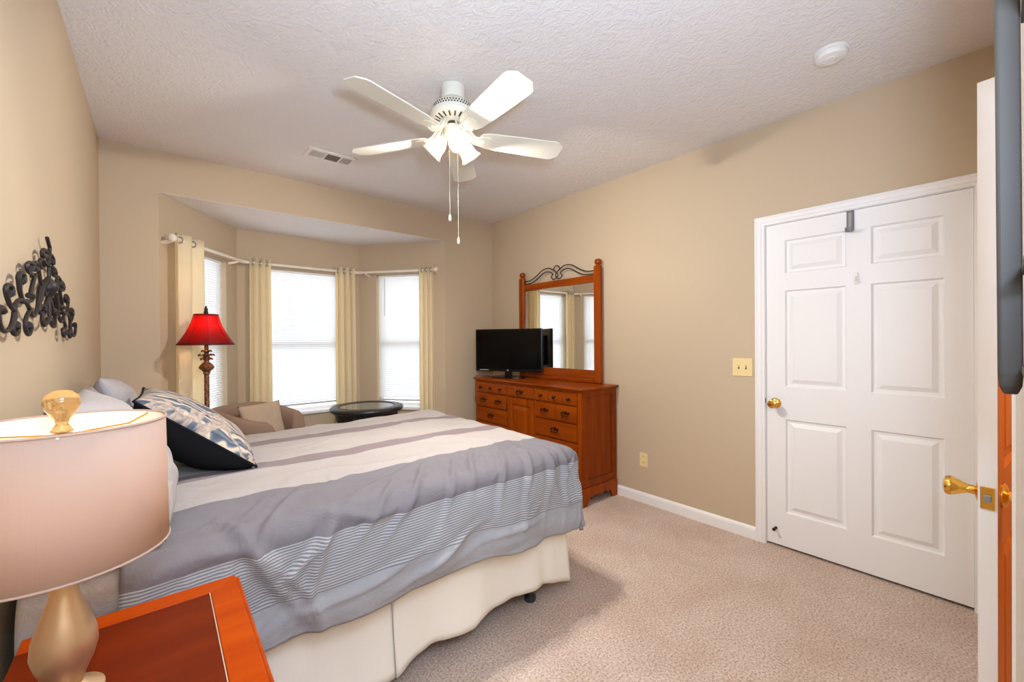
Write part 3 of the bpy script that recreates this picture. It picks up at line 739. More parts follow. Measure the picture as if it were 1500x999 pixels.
pillow('bed_pillow', axes((-.100, 1.85, .985), (.02, 1, .02), (-.235, 0, .40)), .60, .46, .20, M['sham'], 'long grey pillow propped on the wall nearest the table lamp', 1.0)
pillow('bed_pillow', axes((-.150, 2.86, .985), (-.03, 1, -.05), (-.30, 0, .95)), .54, .42, .17, M['sham'], 'pale grey pillow propped on the wall at the far side of the bed', 3.0)
pillow('bed_pillow', axes((-.175, 2.37, .965), (.0, 1, .0), (-.26, 0, .95)), .44, .42, .11, M['shammauve'], 'mauve pillow between the two grey pillows behind the floral one', 5.0)
# patterned throw pillow with a black back
def pattern_mat():
    m = Mat('floral_pillow_front', rgb(200, 180, 160), 0.9, spec=.1)
    v = m.coord('UV', (1, 1, 1))
    n1 = m.noise(v, 2.6, 3, .5, 1.6)
    w1 = m.node('ShaderNodeTexWave', wave_type='RINGS'); w1.inputs['Scale'].default_value = 1.5; w1.inputs['Distortion'].default_value = 7; w1.inputs['Detail'].default_value = 2.5; w1.inputs['Detail Scale'].default_value = 1.6
    m.L.new(v, w1.inputs['Vector'])
    beige, blue, dark = rgb(188, 170, 150), rgb(112, 120, 130), rgb(74, 80, 92)
    c1 = m.ramp(w1.outputs['Fac'], [(0, dark), (.16, blue), (.26, beige), (.62, rgb(206, 190, 170)), (.74, blue), (.9, dark), (1, blue)])
    c2 = m.ramp(n1, [(.44, (0, 0, 0, 1)), (.47, (1, 1, 1, 1)), (.53, (1, 1, 1, 1)), (.56, (0, 0, 0, 1))])
    mx = m.node('ShaderNodeMix', data_type='RGBA'); m.L.new(c2, mx.inputs[0]); m.L.new(c1, mx.inputs[6])
    c3 = m.ramp(m.noise(v, 30, 3, .7), [(.4, rgb(186, 166, 148)), (.62, rgb(140, 132, 130))]); m.L.new(c3, mx.inputs[7])
    m.base(mx.outputs[2]); return m
M['pattern'] = pattern_mat()
pa, pc = Vector((.303, 2.14, .818)), Vector((-.098, 2.15, 1.146)); pv = Vector((.06, .50, -.03))
o_ = (pa + pc + pv) / 2
tp = thing('throw_pillow', (.1, 2.4, .8), 'beige and grey-blue floral throw pillow with black back leaning on bed', 'pillow')
Mp = axes(o_, pa - pc, pv); pw, ph_ = (pa - pc).length, .52
def fp(side): return pillow_mesh(pw, ph_, .17 if side > 0 else .31, Mp, 30, .05, 2.0, side > 0, side < 0, .004)
mbp = fp(1); nn = 30
uvp = [(i / nn, j / nn) for i in range(nn + 1) for j in range(nn + 1)]
mbp.build('pillow_front', M['pattern'], tp, smooth=True, uv=uvp, angle=180)
mbp = fp(-1); o2 = mbp.build('pillow_back', M['pillowblack'], tp, smooth=True, angle=180); o2['label'] = 'plain black back of the throw pillow'
ed = [(-1, -1), (1, -1), (1, 1), (-1, 1)]
pts = []
for (a, b), (c, d) in zip(ed, ed[1:] + ed[:1]):
    for k in range(12):
        u, v = lerp(a, c, k / 12), lerp(b, d, k / 12)
        x = u * pw / 2 * (1 - .05 * (1 - v * v) * (abs(u) ** 3) * .8); y = v * ph_ / 2 * (1 - .05 * (1 - u * u) * (abs(v) ** 3) * .8)
        pts.append(Mp @ Vector((x, y, 0)))
MB().tube(pts, .005, 6, closed=True).build('piping', M['pillowblack'], tp, smooth=True)

# ------------------------------------------------------------------ nightstand and table lamp
NX0, NX1, NY0, NY1, NZ = -.243, .162, .86, 1.440, .68
ns = thing('nightstand', (-.04, 1.15, 0), 'orange wooden nightstand with darker inlaid top beside the bed', 'nightstand')
MB().box(NX0 + .02, NX1 - .022, NY0 + .02, NY1 - .02, .10, NZ - .028).build('carcass', M['cherry'], ns, bevel=.004)
rw = .062
mb = MB()
zt0, zt1 = NZ - .028, NZ
def quadprism(ps, z0_, z1_): mb.prism(ps, z1_ - z0_, Matrix.Translation((0, 0, z0_)))
quadprism([(NX0, NY1), (NX0, NY1 - rw), (NX1 - rw, NY1 - rw), (NX1, NY1)], zt0, zt1)
quadprism([(NX1, NY1), (NX1 - rw, NY1 - rw), (NX1 - rw, NY0 + rw), (NX1, NY0)], zt0, zt1)
quadprism([(NX1, NY0), (NX1 - rw, NY0 + rw), (NX0, NY0 + rw), (NX0, NY0)], zt0, zt1)
mb.build('top_rim', M['stand_rim'], ns, bevel=.003)
MB().box(NX0, NX1 - rw - .001, NY0 + rw + .001, NY1 - rw - .001, zt0 + .002, zt1 - .0012).build('top_panel', M['stand_top'], ns)
MB().box(NX1 - rw - .0028, NX1 - rw - .0008, NY0 + rw, NY1 - rw, zt0, zt1 + .0003).build('inlay_line', M['beige'], ns)
mb = MB()
mb.box(NX1 - .001, NX1 + .010, NY0 - .01, NY1 + .004, zt0 - .006, zt1 - .010)
mb.box(NX0, NX1 - .001, NY1 - .001, NY1 + .008, zt0 - .006, zt1 - .010)
mb.build('edge_moulding', M['stand_rim'], ns, bevel=.004)
for i, (z0_, z1_) in enumerate(((.14, .37), (.39, .62))):
    dr = MB().box(NX1 - .022, NX1 - .006, NY0 + .045, NY1 - .045, z0_, z1_).build('drawer', M['cherry'], ns, bevel=.004)
    MB().tube(smooth_path([(NX1 - .006, 1.11, (z0_ + z1_) / 2), (NX1 + .012, 1.12, (z0_ + z1_) / 2 - .008), (NX1 + .014, 1.15, (z0_ + z1_) / 2 - .014), (NX1 + .012, 1.18, (z0_ + z1_) / 2 - .008), (NX1 - .006, 1.19, (z0_ + z1_) / 2)], 4), .004, 8).build('handle', M['bronze'], dr, smooth=True)
for x in (NX0 + .05, NX1 - .05):
    for y in (NY0 + .05, NY1 - .05): MB().box(x - .028, x + .028, y - .028, y + .028, 0, .10).build('leg', M['cherry'], ns, bevel=.006)

LX, LY = -.140, 1.142
tl = thing('table_lamp', (LX, LY, NZ), 'lit table lamp with pale drum shade on the nightstand', 'lamp')
MB().lathe([(.052, 0), (.055, .004), (.054, .012), (.036, .020), (.024, .030), (.028, .045), (.040, .075), (.046, .100), (.044, .125), (.034, .160), (.022, .195), (.017, .225), (.016, .262), (.020, .268), (.016, .276)], (LX, LY, NZ), 40).build('lamp_base', M['champagne'], tl, smooth=True, angle=50)
MB().tube([(LX, LY, NZ + .27), (LX, LY, NZ + .325)], .010, 12).build('socket', M['brass'], tl, smooth=True)
MB().ball((LX, LY, NZ + .365), .028, sz=1.3).build('bulb', M['bulb'], tl, smooth=True)
ZB_, ZTp = .957, 1.201
mb = MB(); n = 64; R0, R1 = .154, .150
vs = [((LX + r * cos(2 * pi * i / n)), (LY + r * sin(2 * pi * i / n)), z) for r, z in ((R0, ZB_), ((R0 + R1) / 2, (ZB_ + ZTp) / 2), (R1, ZTp)) for i in range(n)]
mb.add(vs, [(j * n + i, j * n + (i + 1) % n, (j + 1) * n + (i + 1) % n, (j + 1) * n + i) for j in range(2) for i in range(n)])
shd = mb.build('lamp_shade', M['linen'], tl, smooth=True, solid=.0015, angle=180)
mb = MB(); mb.add([((LX + (r - .004) * cos(2 * pi * i / n)), (LY + (r - .004) * sin(2 * pi * i / n)), z) for r, z in ((R0, ZB_ + .001), ((R0 + R1) / 2, (ZB_ + ZTp) / 2), (R1, ZTp - .001)) for i in range(n)],
       [(j * n + i, j * n + (i + 1) % n, (j + 1) * n + (i + 1) % n, (j + 1) * n + i) for j in range(2) for i in range(n)])
o = mb.build('lining', M['lining'], shd, smooth=True, angle=180); o['label'] = 'cream white lining of the drum shade'
for r, z, nm in ((R0, ZB_, 'lower'), (R1, ZTp, 'upper')):
    MB().tube([(LX + r * cos(2 * pi * i / 64), LY + r * sin(2 * pi * i / 64), z) for i in range(64)], .0024, 6, closed=True).build('shade_ring', M['linen'], shd, smooth=True)
mb = MB()
for k in range(3):
    a = rad(35 + 120 * k)
    mb.tube([(LX + .012 * cos(a), LY + .012 * sin(a), ZTp - .022), (LX + .11 * cos(a), LY + .11 * sin(a), ZTp - .020), (LX + R1 * cos(a), LY + R1 * sin(a), ZTp - .003)], .0018, 6)
mb.lathe([(.015, -.003), (.015, .003)], (LX, LY, ZTp - .022), 20)
mb.tube([(LX + .035, LY, NZ + .32), (LX + .04, LY, NZ + .40), (LX + .006, LY, ZTp - .024)], .0018, 6); mb.tube([(LX - .035, LY, NZ + .32), (LX - .04, LY, NZ + .40), (LX - .006, LY, ZTp - .024)], .0018, 6)
mb.build('harp', M['brass'], tl, smooth=True)
MB().lathe([(.006, -.022), (.016, -.018), (.012, -.010), (.008, -.004), (.010, .004), (.021, .020), (.026, .034), (.024, .048), (.012, .058), (.002, .060)], (LX, LY, ZTp + .004), 24).build('finial', M['finial'], tl, smooth=True, angle=180)
light('table_lamp_light', 'POINT', (LX, LY, NZ + .40), 0.55, LAMP_COL, .03)

# ------------------------------------------------------------------ floor lamp
GX, GY = .268, 3.815
fl = thing('floor_lamp', (GX, GY, 0), 'lit floor lamp with red bell shade standing by the left bay window', 'lamp')
MB().lathe([(.13, 0), (.13, .012), (.10, .03), (.05, .045), (.02, .07), (.014, .09)], (GX, GY, 0), 32).build('base', M['antique'], fl, smooth=True)
MB().lathe([(.015, .08), (.017, .4), (.017, .62), (.020, .63), (.020, .64), (.016, .65), (.016, 1.11), (.022, 1.115), (.022, 1.125), (.020, 1.13)], (GX, GY, 0), 20).build('pole', M['antique'], fl, smooth=True)
MB().lathe([(.018, 1.125), (.026, 1.135), (.046, 1.155), (.048, 1.165), (.036, 1.185), (.018, 1.20), (.014, 1.215), (.018, 1.225), (.022, 1.24), (.014, 1.25), (.014, 1.27), (.022, 1.28), (.013, 1.29), (.013, 1.34)], (GX, GY, 0), 24).build('vase_knop', M['antique'], fl, smooth=True)
mb = MB()
for zc, rr in ((1.222, .040), (1.250, .050), (1.280, .030)):
    for k in range(6):
        a = 2 * pi * k / 6 + zc * 9
        p = [Vector((GX + q * cos(a), GY + q * sin(a), zc + dz)) for q, dz in ((.012, -.006), (rr * .6, .006), (rr * .9, .004), (rr, -.006))]
        mb.tube(smooth_path(p, 3), [.006] * 4 + [.007] * 4 + [.003, .002][:2], 6)
mb.build('leaf_collar', M['antique'], fl, smooth=True)
zb, zt_ = 1.330, 1.552; rb, rtp = .176, .074
mb = MB(); n = 48; prof = []
for i in range(13):
    t = i / 12; prof.append((rtp + (rb - rtp) * (t ** 1.9 * .62 + t * .38), lerp(zt_, zb, t)))
vs = []
for r, z in prof:
    for i in range(n):
        a = 2 * pi * i / n; k8 = 1 - .018 * abs(sin(4 * a)); vs.append((GX + r * k8 * cos(a), GY + r * k8 * sin(a), z))
mb.add(vs, [(j * n + i, j * n + (i + 1) % n, (j + 1) * n + (i + 1) % n, (j + 1) * n + i) for j in range(12) for i in range(n)])
sh = mb.build('lamp_shade', M['redshade'], fl, smooth=True, solid=.0012, angle=180)
mb = MB()
for r, z in ((rb, zb), (rtp, zt_)):
    mb.tube([(GX + r * (1 - .018 * abs(sin(8 * pi * i / 48))) * cos(2 * pi * i / 48), GY + r * (1 - .018 * abs(sin(8 * pi * i / 48))) * sin(2 * pi * i / 48), z) for i in range(48)], .0035, 6, closed=True)
for k in range(8):
    a = 2 * pi * k / 8; mb.tube([(GX + (r + .0008) * cos(a), GY + (r + .0008) * sin(a), z) for r, z in prof], .0012, 5)
mb.build('shade_trim', M['redtrim'], sh, smooth=True)
MB().lathe([(.006, -.006), (.016, -.002), (.013, .010), (.016, .016), (.010, .026), (.013, .034), (.009, .045), (.005, .060), (.002, .066)], (GX, GY, zt_), 18).build('finial', M['iron'], fl, smooth=True)
mb = MB().tube([(GX - .074, GY, zt_), (GX + .074, GY, zt_)], .002, 6).tube([(GX, GY - .074, zt_), (GX, GY + .074, zt_)], .002, 6)
mb.build('spider', M['iron'], fl)
MB().ball((GX, GY, 1.44), .026, sz=1.3).build('bulb', M['bulb'], fl, smooth=True)
light('floor_lamp_light', 'POINT', (GX, GY, 1.455), 5.5, (1.0, .62, .32), .03)

# ------------------------------------------------------------------ curtains and rod
def off_line(P, Q, o):
    d = (Q - P).normalized(); n = Vector((d.y, -d.x, 0)); return P + n * o, d
def meet(p, d, q, e):
    den = d.x * e.y - d.y * e.x; t = ((q.x - p.x) * e.y - (q.y - p.y) * e.x) / den; return p + d * t
RO, RZ = .088, 2.112
pl_, dL = off_line(A, B, RO); pc_, dC = off_line(B, C_, RO); pr_, dR = off_line(C_, D, RO)
kL = meet(pl_, dL, pc_, dC); kR = meet(pc_, dC, pr_, dR)
eL = pl_ + dL * .020; eR = pr_ + dR * (LR - .075)
up_ = Vector((0, 0, RZ))
rod = thing('curtain_rod', (kL.x, kL.y, RZ), 'ivory curtain rod bent around the three bay windows', 'curtain rod')
for a, b in ((eL, kL), (kL, kR), (kR, eR)):
    MB().tube([a + up_, b + up_], .0125, 14).build('rod_section', M['rod'], rod, smooth=True)
for k, d1, d2 in ((kL, dL, dC), (kR, dC, dR)):
    MB().tube(smooth_path([k - d1 * .045 + up_, k - d1 * .015 + up_, k + d2 * .015 + up_, k + d2 * .045 + up_], 4), .0165, 14).build('elbow_joint', M['rod'], rod, smooth=True)
for e_, d in ((eL, -dL), (eR, dR)):
    n_ = Vector((0, 0, 1)); Mx = frame(e_ + up_, d.cross(n_), n_, d)
    MB().lathe([(.014, -.01), (.024, -.004), (.028, .010), (.027, .024), (.018, .032), (.004, .034)], n=20, mat=Mx).build('finial', M['rod'], rod, smooth=True)
def bracket(p, d):
    n = Vector((d.y, -d.x, 0)); w = p - n * RO
    MB().tube([p + up_ + Vector((0, 0, -.012)), p + up_ - n * .03 + Vector((0, 0, -.022)), w + up_ + n * .002 + Vector((0, 0, -.03))], [.010, .011, .016], 10).build('bracket', M['rod'], rod, smooth=True)
bracket(pl_ + dL * .035, dL); bracket(kL - dL * .09, dL); bracket(kR + dR * .09, dR); bracket(pr_ + dR * (LR - .085), dR); bracket(kR - dC * .06, dC)

def curtain(P, d, s0, s1, waves, amp, phase, label, z1=2.158, zb=.03):
    n = Vector((d.y, -d.x, 0)); mb = MB(); nu, nv = waves * 18, 26
    mid = (s0 + s1) / 2
    def fn(u, v):
        z = lerp(z1, zb, v); s = lerp(s0, s1, u)
        wob = .010 * nz(s * 6, z * 1.1, phase) * sstep(0, .4, v)
        fl_ = 1 + .10 * v
        y = amp * (1 - .25 * v) * sin(2 * pi * waves * u + phase) + wob
        s2 = mid + (s - mid) * fl_ + .006 * sin(4 * pi * waves * u + phase) + .006 * nz(u * 4, z * 1.3, 2.2 + phase) * v
        p = P + d * s2 + n * y; return (p.x, p.y, z)
    mb.grid(fn, nu, nv)
    c = thing('curtain', P + d * mid, label, 'curtain', 'cream grommet curtains in the bay')
    mb.build('curtain_panel', M['curtain'], c, smooth=True, solid=.002, angle=180)
    for k in range(waves * 2):
        u = (k + .5 - (phase / pi) % 1) / (waves * 2) 
        if u < .02 or u > .98: continue
        s = lerp(s0, s1, u); p = P + d * s + up_
        sg = 1 if k % 2 else -1
        ax = (d + n * .25 * sg).normalized(); Mx = frame(p, ax.cross(Vector((0, 0, 1))), (0, 0, 1), ax)
        MB().tube([Mx @ Vector((.023 * cos(2 * pi * i / 20), .023 * sin(2 * pi * i / 20), 0)) for i in range(20)], .0035, 6, closed=True).build('grommet', M['steel'], c, smooth=True)
curtain(pl_, dL, .030, .325, 2, .030, 2.2, 'wide cream curtain at the left end of the rod, beside the red lamp')
curtain(pc_, dC, .085, .265, 3, .030, .8, 'cream curtain at the left of the middle bay window')
curtain(pc_, dC, .885, 1.085, 3, .030, 2.0, 'cream curtain at the right of the middle bay window, glowing yellow')
curtain(pr_, dR, .790, .945, 3, .028, 1.2, 'cream curtain at the right end of the rod, nearest the dresser')

# ------------------------------------------------------------------ tub chair, cushion, round table
CX, CY = .66, 4.13; ca_ = rad(-38)     # opening direction
ch = thing('tub_chair', (CX, CY, 0), 'taupe upholstered tub chair in the window bay', 'chair')
Mc = Matrix.Translation((CX, CY, 0)) @ Matrix.Rotation(ca_, 4, 'Z')
mb = MB(); NU, prof_n = 48, 14
def shell(u, v):
    an = lerp(rad(42), rad(318), u); t = abs(u - .5) * 2
    top = lerp(.80, .70, sstep(.35, 1.0, t)); bot = .16
    th = .055
    # closed cross-section loop around the shell wall
    q = v * 2 * pi; cx = cos(q); cz = sin(q)
    sx = math.copysign(abs(cx) ** .5, cx) * th; sz = math.copysign(abs(cz) ** .45, cz)
    zz = lerp(bot, top, (sz + 1) / 2); flare = .05 * (zz - bot) / (.8 - bot)
    r = .275 + flare + sx
    endr = 1 - .35 * sstep(.94, 1.0, t) * abs(sz) 
    return Mc @ Vector((r * cos(an), r * sin(an), lerp((bot + top) / 2, zz, endr)))
mb.grid(shell, NU, prof_n)
k = len(mb.v)
mb.f.append(tuple(range(0, prof_n))); mb.f.append(tuple(NU * (prof_n + 1) + i for i in range(prof_n)))
o = mb.build('shell', M['taupe'], ch, smooth=True, angle=60); merge(o)
MB().lathe([(.02, .18), (.26, .18), (.275, .21), (.28, .36), (.265, .40), (.22, .42), (.02, .425)], n=40, mat=Mc).build('seat_cushion', M['taupe'], ch, smooth=True, angle=50)
for a in (45, 135, 225, 315):
    p = Mc @ Vector((.25 * cos(rad(a)), .25 * sin(rad(a)), 0)); MB().lathe([(.014, 0), (.022, .17)], p, 14).build('leg', M['cherry_dark'], ch, smooth=True)
cu = axes((CX + .03, CY + .075, .645), (cos(rad(8)), sin(rad(8)), .07), (.05, .35, .93))
o = pillow_mesh(.33, .34, .12, cu, seed=6, wr=.006).build('cushion', M['beige'], None, smooth=True, angle=180); merge(o)
tag(o, 'square beige cushion propped inside the tub chair', 'cushion')

TX, TY, TZ = 1.585, 4.125, .705
rtb = thing('round_table', (TX, TY, 0), 'black round side table with inset glass top in the bay', 'table')
MB().lathe([(.245, -.030), (.30, -.055), (.325, -.055), (.345, -.040), (.350, -.024), (.345, -.010), (.330, -.001), (.262, 0), (.256, -.006), (.245, -.010), (.245, -.030)], (TX, TY, TZ), 56, cap=False).build('tabletop_ring', M['tableblack'], rtb, smooth=True, angle=30)
MB().lathe([(.02, -.014), (.252, -.014), (.255, -.010), (.252, -.006), (.02, -.006)], (TX, TY, TZ), 56).build('glass_top', M['tableglass'], rtb, smooth=True, angle=30)
MB().lathe([(.285, -.13), (.292, -.13), (.300, -.05), (.290, -.05)], (TX, TY, TZ), 48, cap=False).build('apron', M['tableblack'], rtb, smooth=True, angle=30)
for k in range(4):
    a = rad(45 + 90 * k); p = lambda r, z: Vector((TX + r * cos(a), TY + r * sin(a), z))
    MB().tube(smooth_path([p(.285, TZ - .06), p(.29, .45), p(.26, .22), p(.31, .015)], 5), [.022] * 8 + [.018] * 8, 10).build('leg', M['tableblack'], rtb, smooth=True)
MB().lathe([(.02, .22), (.23, .22), (.235, .232), (.02, .236)], (TX, TY, 0), 40).build('lower_shelf', M['tableblack'], rtb, smooth=True, angle=30)

# ------------------------------------------------------------------ dresser
DX0, DX1 = 2.575, 3.030; DYa, DYb = 2.185, 3.655; DT = .953
dr = thing('dresser', (2.8, 2.92, 0), 'long cherry wood dresser with many small drawers along the right wall', 'dresser')
MB().box(DX0 + .006, DX1, DYa + .014, DYb - .012, .135, DT - .024).build('carcass', M['cherry_v'], dr, bevel=.003)
# face posts and rails
ysec = [(DYa + .012, 2.232), (2.722, 2.738), (3.112, 3.126), (3.612, DYb - .010)]
mb = MB()
for a, b in ysec: mb.box(DX0 - .002, DX0 + .008, a, b, .135, DT - .024)
mb.box(DX0 - .0005, DX0 + .008, DYa + .02, DYb - .02, .913, DT - .024); mb.box(DX0 - .001, DX0 + .008, DYa + .02, DYb - .02, .135, .150)
mb.build('face_frame', M['cherry_v'], dr, bevel=.002)
o = MB().box(DX0 - .022, DX1 + .004, DYa - .022, DYb + .015, DT - .016, DT).box(DX0 - .012, DX1 + .003, DYa - .012, DYb + .010, DT - .026, DT - .016).build('top', M['cherry'], dr, bevel=.005, seg=3)
# side panel (near end, faces -y)
mb = MB(); Ms = frame((DX0 + .004, DYa + .014, .15), (1, 0, 0), (0, 0, 1), (0, -1, 0))
wS, hS = DX1 - DX0 - .006, DT - .026 - .15
panel_face(mb, wS, hS, [(.06, wS - .055, .05, hS - .045)], .008, .012, Ms, (.004, .012, .030)); slab_rest(mb, wS, hS, .012, 0, Ms)
mb.build('side_panel', M['cherry_dark'], dr)
def bail(parent, y, z, w=.075):
    x = DX0 - .012
    mb = MB()
    for s in (-1, 1): mb.lathe([(.010, 0), (.010, .003), (.005, .005), (.005, .014)], n=12, mat=frame((x, y + s * w / 2, z), (0, 1, 0), (0, 0, 1), (-1, 0, 0)))
    mb.tube(smooth_path([(x - .012, y - w / 2, z), (x - .015, y - w / 2 - .003, z - .012), (x - .018, y - w * .22, z - .024), (x - .018, y, z - .019), (x - .018, y + w * .22, z - .024), (x - .015, y + w / 2 + .003, z - .012), (x - .012, y + w / 2, z)], 4), .004, 8)
    mb.prism([(-.018, -.006), (0, -.016), (.018, -.006), (.014, .010), (0, .016), (-.014, .010)], .002, frame((x, y, z), (0, 1, 0), (0, 0, 1), (-1, 0, 0)))
    mb.build('handle', M['bronze'], parent, smooth=True, angle=40)
def knb(parent, y, z):
    MB().lathe([(.009, 0), (.007, .004), (.006, .012), (.013, .018), (.014, .024), (.008, .029)], n=16, mat=frame((DX0 - .012, y, z), (0, 1, 0), (0, 0, 1), (-1, 0, 0))).build('knob', M['bronze'], parent, smooth=True)
def drawer(y0, y1, z0_, z1_, h):
    o = MB().box(DX0 - .012, DX0 + .006, y0, y1, z0_, z1_).build('drawer', M['cherry'], dr, bevel=.005, seg=2)
    if h == 'knob': knb(o, (y0 + y1) / 2, (z0_ + z1_) / 2)
    else: bail(o, (y0 + y1) / 2, (z0_ + z1_) / 2 + .006, .07)
g = .003
for (a, b) in ((2.232, 2.722), (3.126, 3.612)):
    w3 = (b - a) / 3
    for i in range(3): drawer(a + i * w3 + g, a + (i + 1) * w3 - g, .812, .908, 'knob')
    w2 = (b - a) / 2
    for i in range(2): drawer(a + i * w2 + g, a + (i + 1) * w2 - g, .666, .800, 'bail')
    for (z0_, z1_) in ((.512, .652), (.368, .500), (.152, .352)): drawer(a + g, b - g, z0_, z1_, 'bail')
drawer(2.738 + g, 3.112 - g, .812, .908, 'bail')
mb = MB(); Md = frame((DX0 - .012, 3.112 - g, .152), (0, -1, 0), (0, 0, 1), (-1, 0, 0)); wD, hD = .374 - 2 * g, .648
panel_face(mb, wD, hD, [(.055, wD - .055, .06, hD - .06)], .010, 0, Md, (.006, .016, .045)); slab_rest(mb, wD, hD, 0, -.018, Md)
dd = mb.build('door', M['cherry_v'], dr); knb(dd, 2.76, .48)
for z in (.27, .70): MB().tube([(DX0 - .014, 3.113, z - .03), (DX0 - .014, 3.113, z + .03)], .004, 8).build('hinge', M['bronze'], dd)
# bracket-foot plinth
def apron(w, h, foot):
    c = [(0, 0), (foot * .62, 0), (foot * .72, h * .22), (foot, h * .48), (foot + .03, h * .38), (foot + .055, h * .52)]
    L_ = c + [(w / 2, h * .42)] + [(w - x, y) for x, y in reversed(c)]
    return L_ + [(w, h - .012), (w - .008, h), (.008, h), (0, h - .012)]
mb = MB()
mb.prism(apron(DYb - DYa + .012, .145, .14), .022, frame((DX0 - .012, DYa - .008, 0), (0, 1, 0), (0, 0, 1), (1, 0, 0)))
mb.prism(apron(DX1 - DX0 + .006, .145, .10), .022, frame((DX0 - .012, DYa + .014, 0), (1, 0, 0), (0, 0, 1), (0, -1, 0)))
mb.prism(apron(DX1 - DX0 + .006, .145, .10), .022, frame((DX0 - .012, DYb + .004, 0), (1, 0, 0), (0, 0, 1), (0, -1, 0)))
mb.build('plinth', M['cherry_v'], dr, bevel=.003)

# mirror standing on the dresser
mr = thing('dresser_mirror', (3.0, 2.86, DT), 'cherry framed mirror with iron scroll crest standing on the dresser', 'mirror')
mx0, mx1 = 2.980, 3.018; ya, yb_ = 2.316, 3.402; pw_ = .072; ZM0 = DT + .001
for y0, y1 in ((ya, ya + pw_), (yb_ - pw_, yb_)):
    yc = (y0 + y1) / 2
    mb = MB().box(mx0 - .006, mx1, y0, y1, ZM0, 2.005)
    p_ = mb.build('post', M['cherry_v'], mr, bevel=.010, seg=3)
    MB().lathe([(.024, 0), (.026, .006), (.019, .012), (.019, .016), (.030, .026), (.032, .042), (.028, .058), (.016, .066), (.003, .068)], (3.0, yc, 2.0), 24).build('finial', M['cherry_v'], p_, smooth=True)
MB().box(mx0, mx1 - .004, ya + pw_, yb_ - pw_, 1.862, 1.930).build('top_rail', M['cherry'], mr, bevel=.006)
MB().box(mx0, mx1 - .004, ya + pw_, yb_ - pw_, ZM0 + .035, 1.068).box(mx0 - .012, mx1, ya + pw_, yb_ - pw_, ZM0, ZM0 + .036).build('bottom_rail', M['cherry'], mr, bevel=.006)
MB().box(3.000, 3.003, ya + pw_ - .002, yb_ - pw_ + .002, 1.066, 1.864).build('mirror_glass', M['mirror'], mr)
MB().box(3.003, 3.012, ya + pw_ - .01, yb_ - pw_ + .01, 1.05, 1.88).build('backing', M['cherry_dark'], mr)
ym = (ya + yb_) / 2; hw = (yb_ - ya) / 2 - pw_
mb = MB(); xs_ = 2.998
for sg in (-1, 1):
    def Y(t): return ym + sg * hw * t
    outer = [(1.0, 1.965), (.80, 1.972), (.62, 2.005), (.42, 2.055), (.24, 2.065), (.08, 2.035), (-.03, 1.990), (.01, 1.955), (.10, 1.945), (.15, 1.972), (.11, 1.996)]
    inner = [(1.0, 1.935), (.80, 1.940), (.62, 1.965), (.42, 2.015), (.28, 2.030), (.15, 2.015), (.11, 1.996)]
    for c in (outer, inner):
        mb.tube(smooth_path([(xs_, Y(t), z) for t, z in c], 6), .0052, 8)
mb.tube(smooth_path([(xs_, ym - .045, 2.030), (xs_, ym - .03, 2.062), (xs_, ym, 2.076), (xs_, ym + .03, 2.062), (xs_, ym + .045, 2.030)], 6), .0052, 8)
mb.build('scroll_crest', M['iron'], mr, smooth=True)

# television on the dresser, turned towards the bed
tv = thing('television', (2.765, 3.33, DT), 'black flat television on the dresser in front of the mirror', 'television')
dT = Vector((.44, -.898, 0)).normalized(); nT = Vector((dT.y, -dT.x, 0))   # screen right direction, facing direction
if nT.x > 0: nT = -nT
TC = Vector((2.765, 3.335, 0)); tw_, tz0, tz1 = .750, 1.020, 1.462
Mt = frame(TC, dT, (0, 0, 1), nT)
MB().box(-tw_ / 2, tw_ / 2, tz0, tz1, -.022, .012, Mt).box(-.24, .24, tz0 + .06, tz1 - .07, -.05, -.022, Mt).build('casing', M['blackplastic'], tv, bevel=.006)
MB().box(-tw_ / 2 + .018, tw_ / 2 - .018, tz0 + .026, tz1 - .018, .0121, .0135, Mt).build('screen', M['screen'], tv)
mb = MB()
for i, (x, w_) in enumerate(((-.325, .012), (-.310, .018), (-.288, .010), (-.275, .02), (-.252, .02), (-.229, .009))):
    mb.box(x, x + w_, tz0 + .012, tz0 + .017, .0121, .0129, Mt)
mb.build('marking', M['plastic'], tv)
MB().lathe([(.010, 0), (.010, .0012), (.007, .0016)], n=20, mat=frame(Mt @ Vector((0, tz0 + .013, .0121)), dT, (0, 0, 1), nT)).build('badge', M['steel'], tv)
mb = MB(); pr = []
for i in range(40):
    a = 2 * pi * i / 40; pr.append((.19 * cos(a), .085 * sin(a)))
mb.prism(pr, .010, frame(TC + Vector((0, 0, DT)) , dT, nT * -1, (0, 0, 1)))
mb.build('stand_base', M['blackplastic'], tv, bevel=.004)
MB().box(-.04, .04, DT + .008, tz0 + .03, -.022, .006, Mt).build('stand_neck', M['blackplastic'], tv, bevel=.006)
cd_ = smooth_path([(2.72, 3.60, .962), (2.62, 3.672, .965), (2.60, 3.685, .94), (2.60, 3.690, .80), (2.61, 3.700, .68), (2.66, 3.70, .55), (2.80, 3.705, .40), (3.0, 3.71, .32)], 6)
tag(MB().tube(cd_, .003, 6).build('power_cord', M['black'], None, smooth=True), 'thin black cord hanging down the far end of the dresser', 'cord')

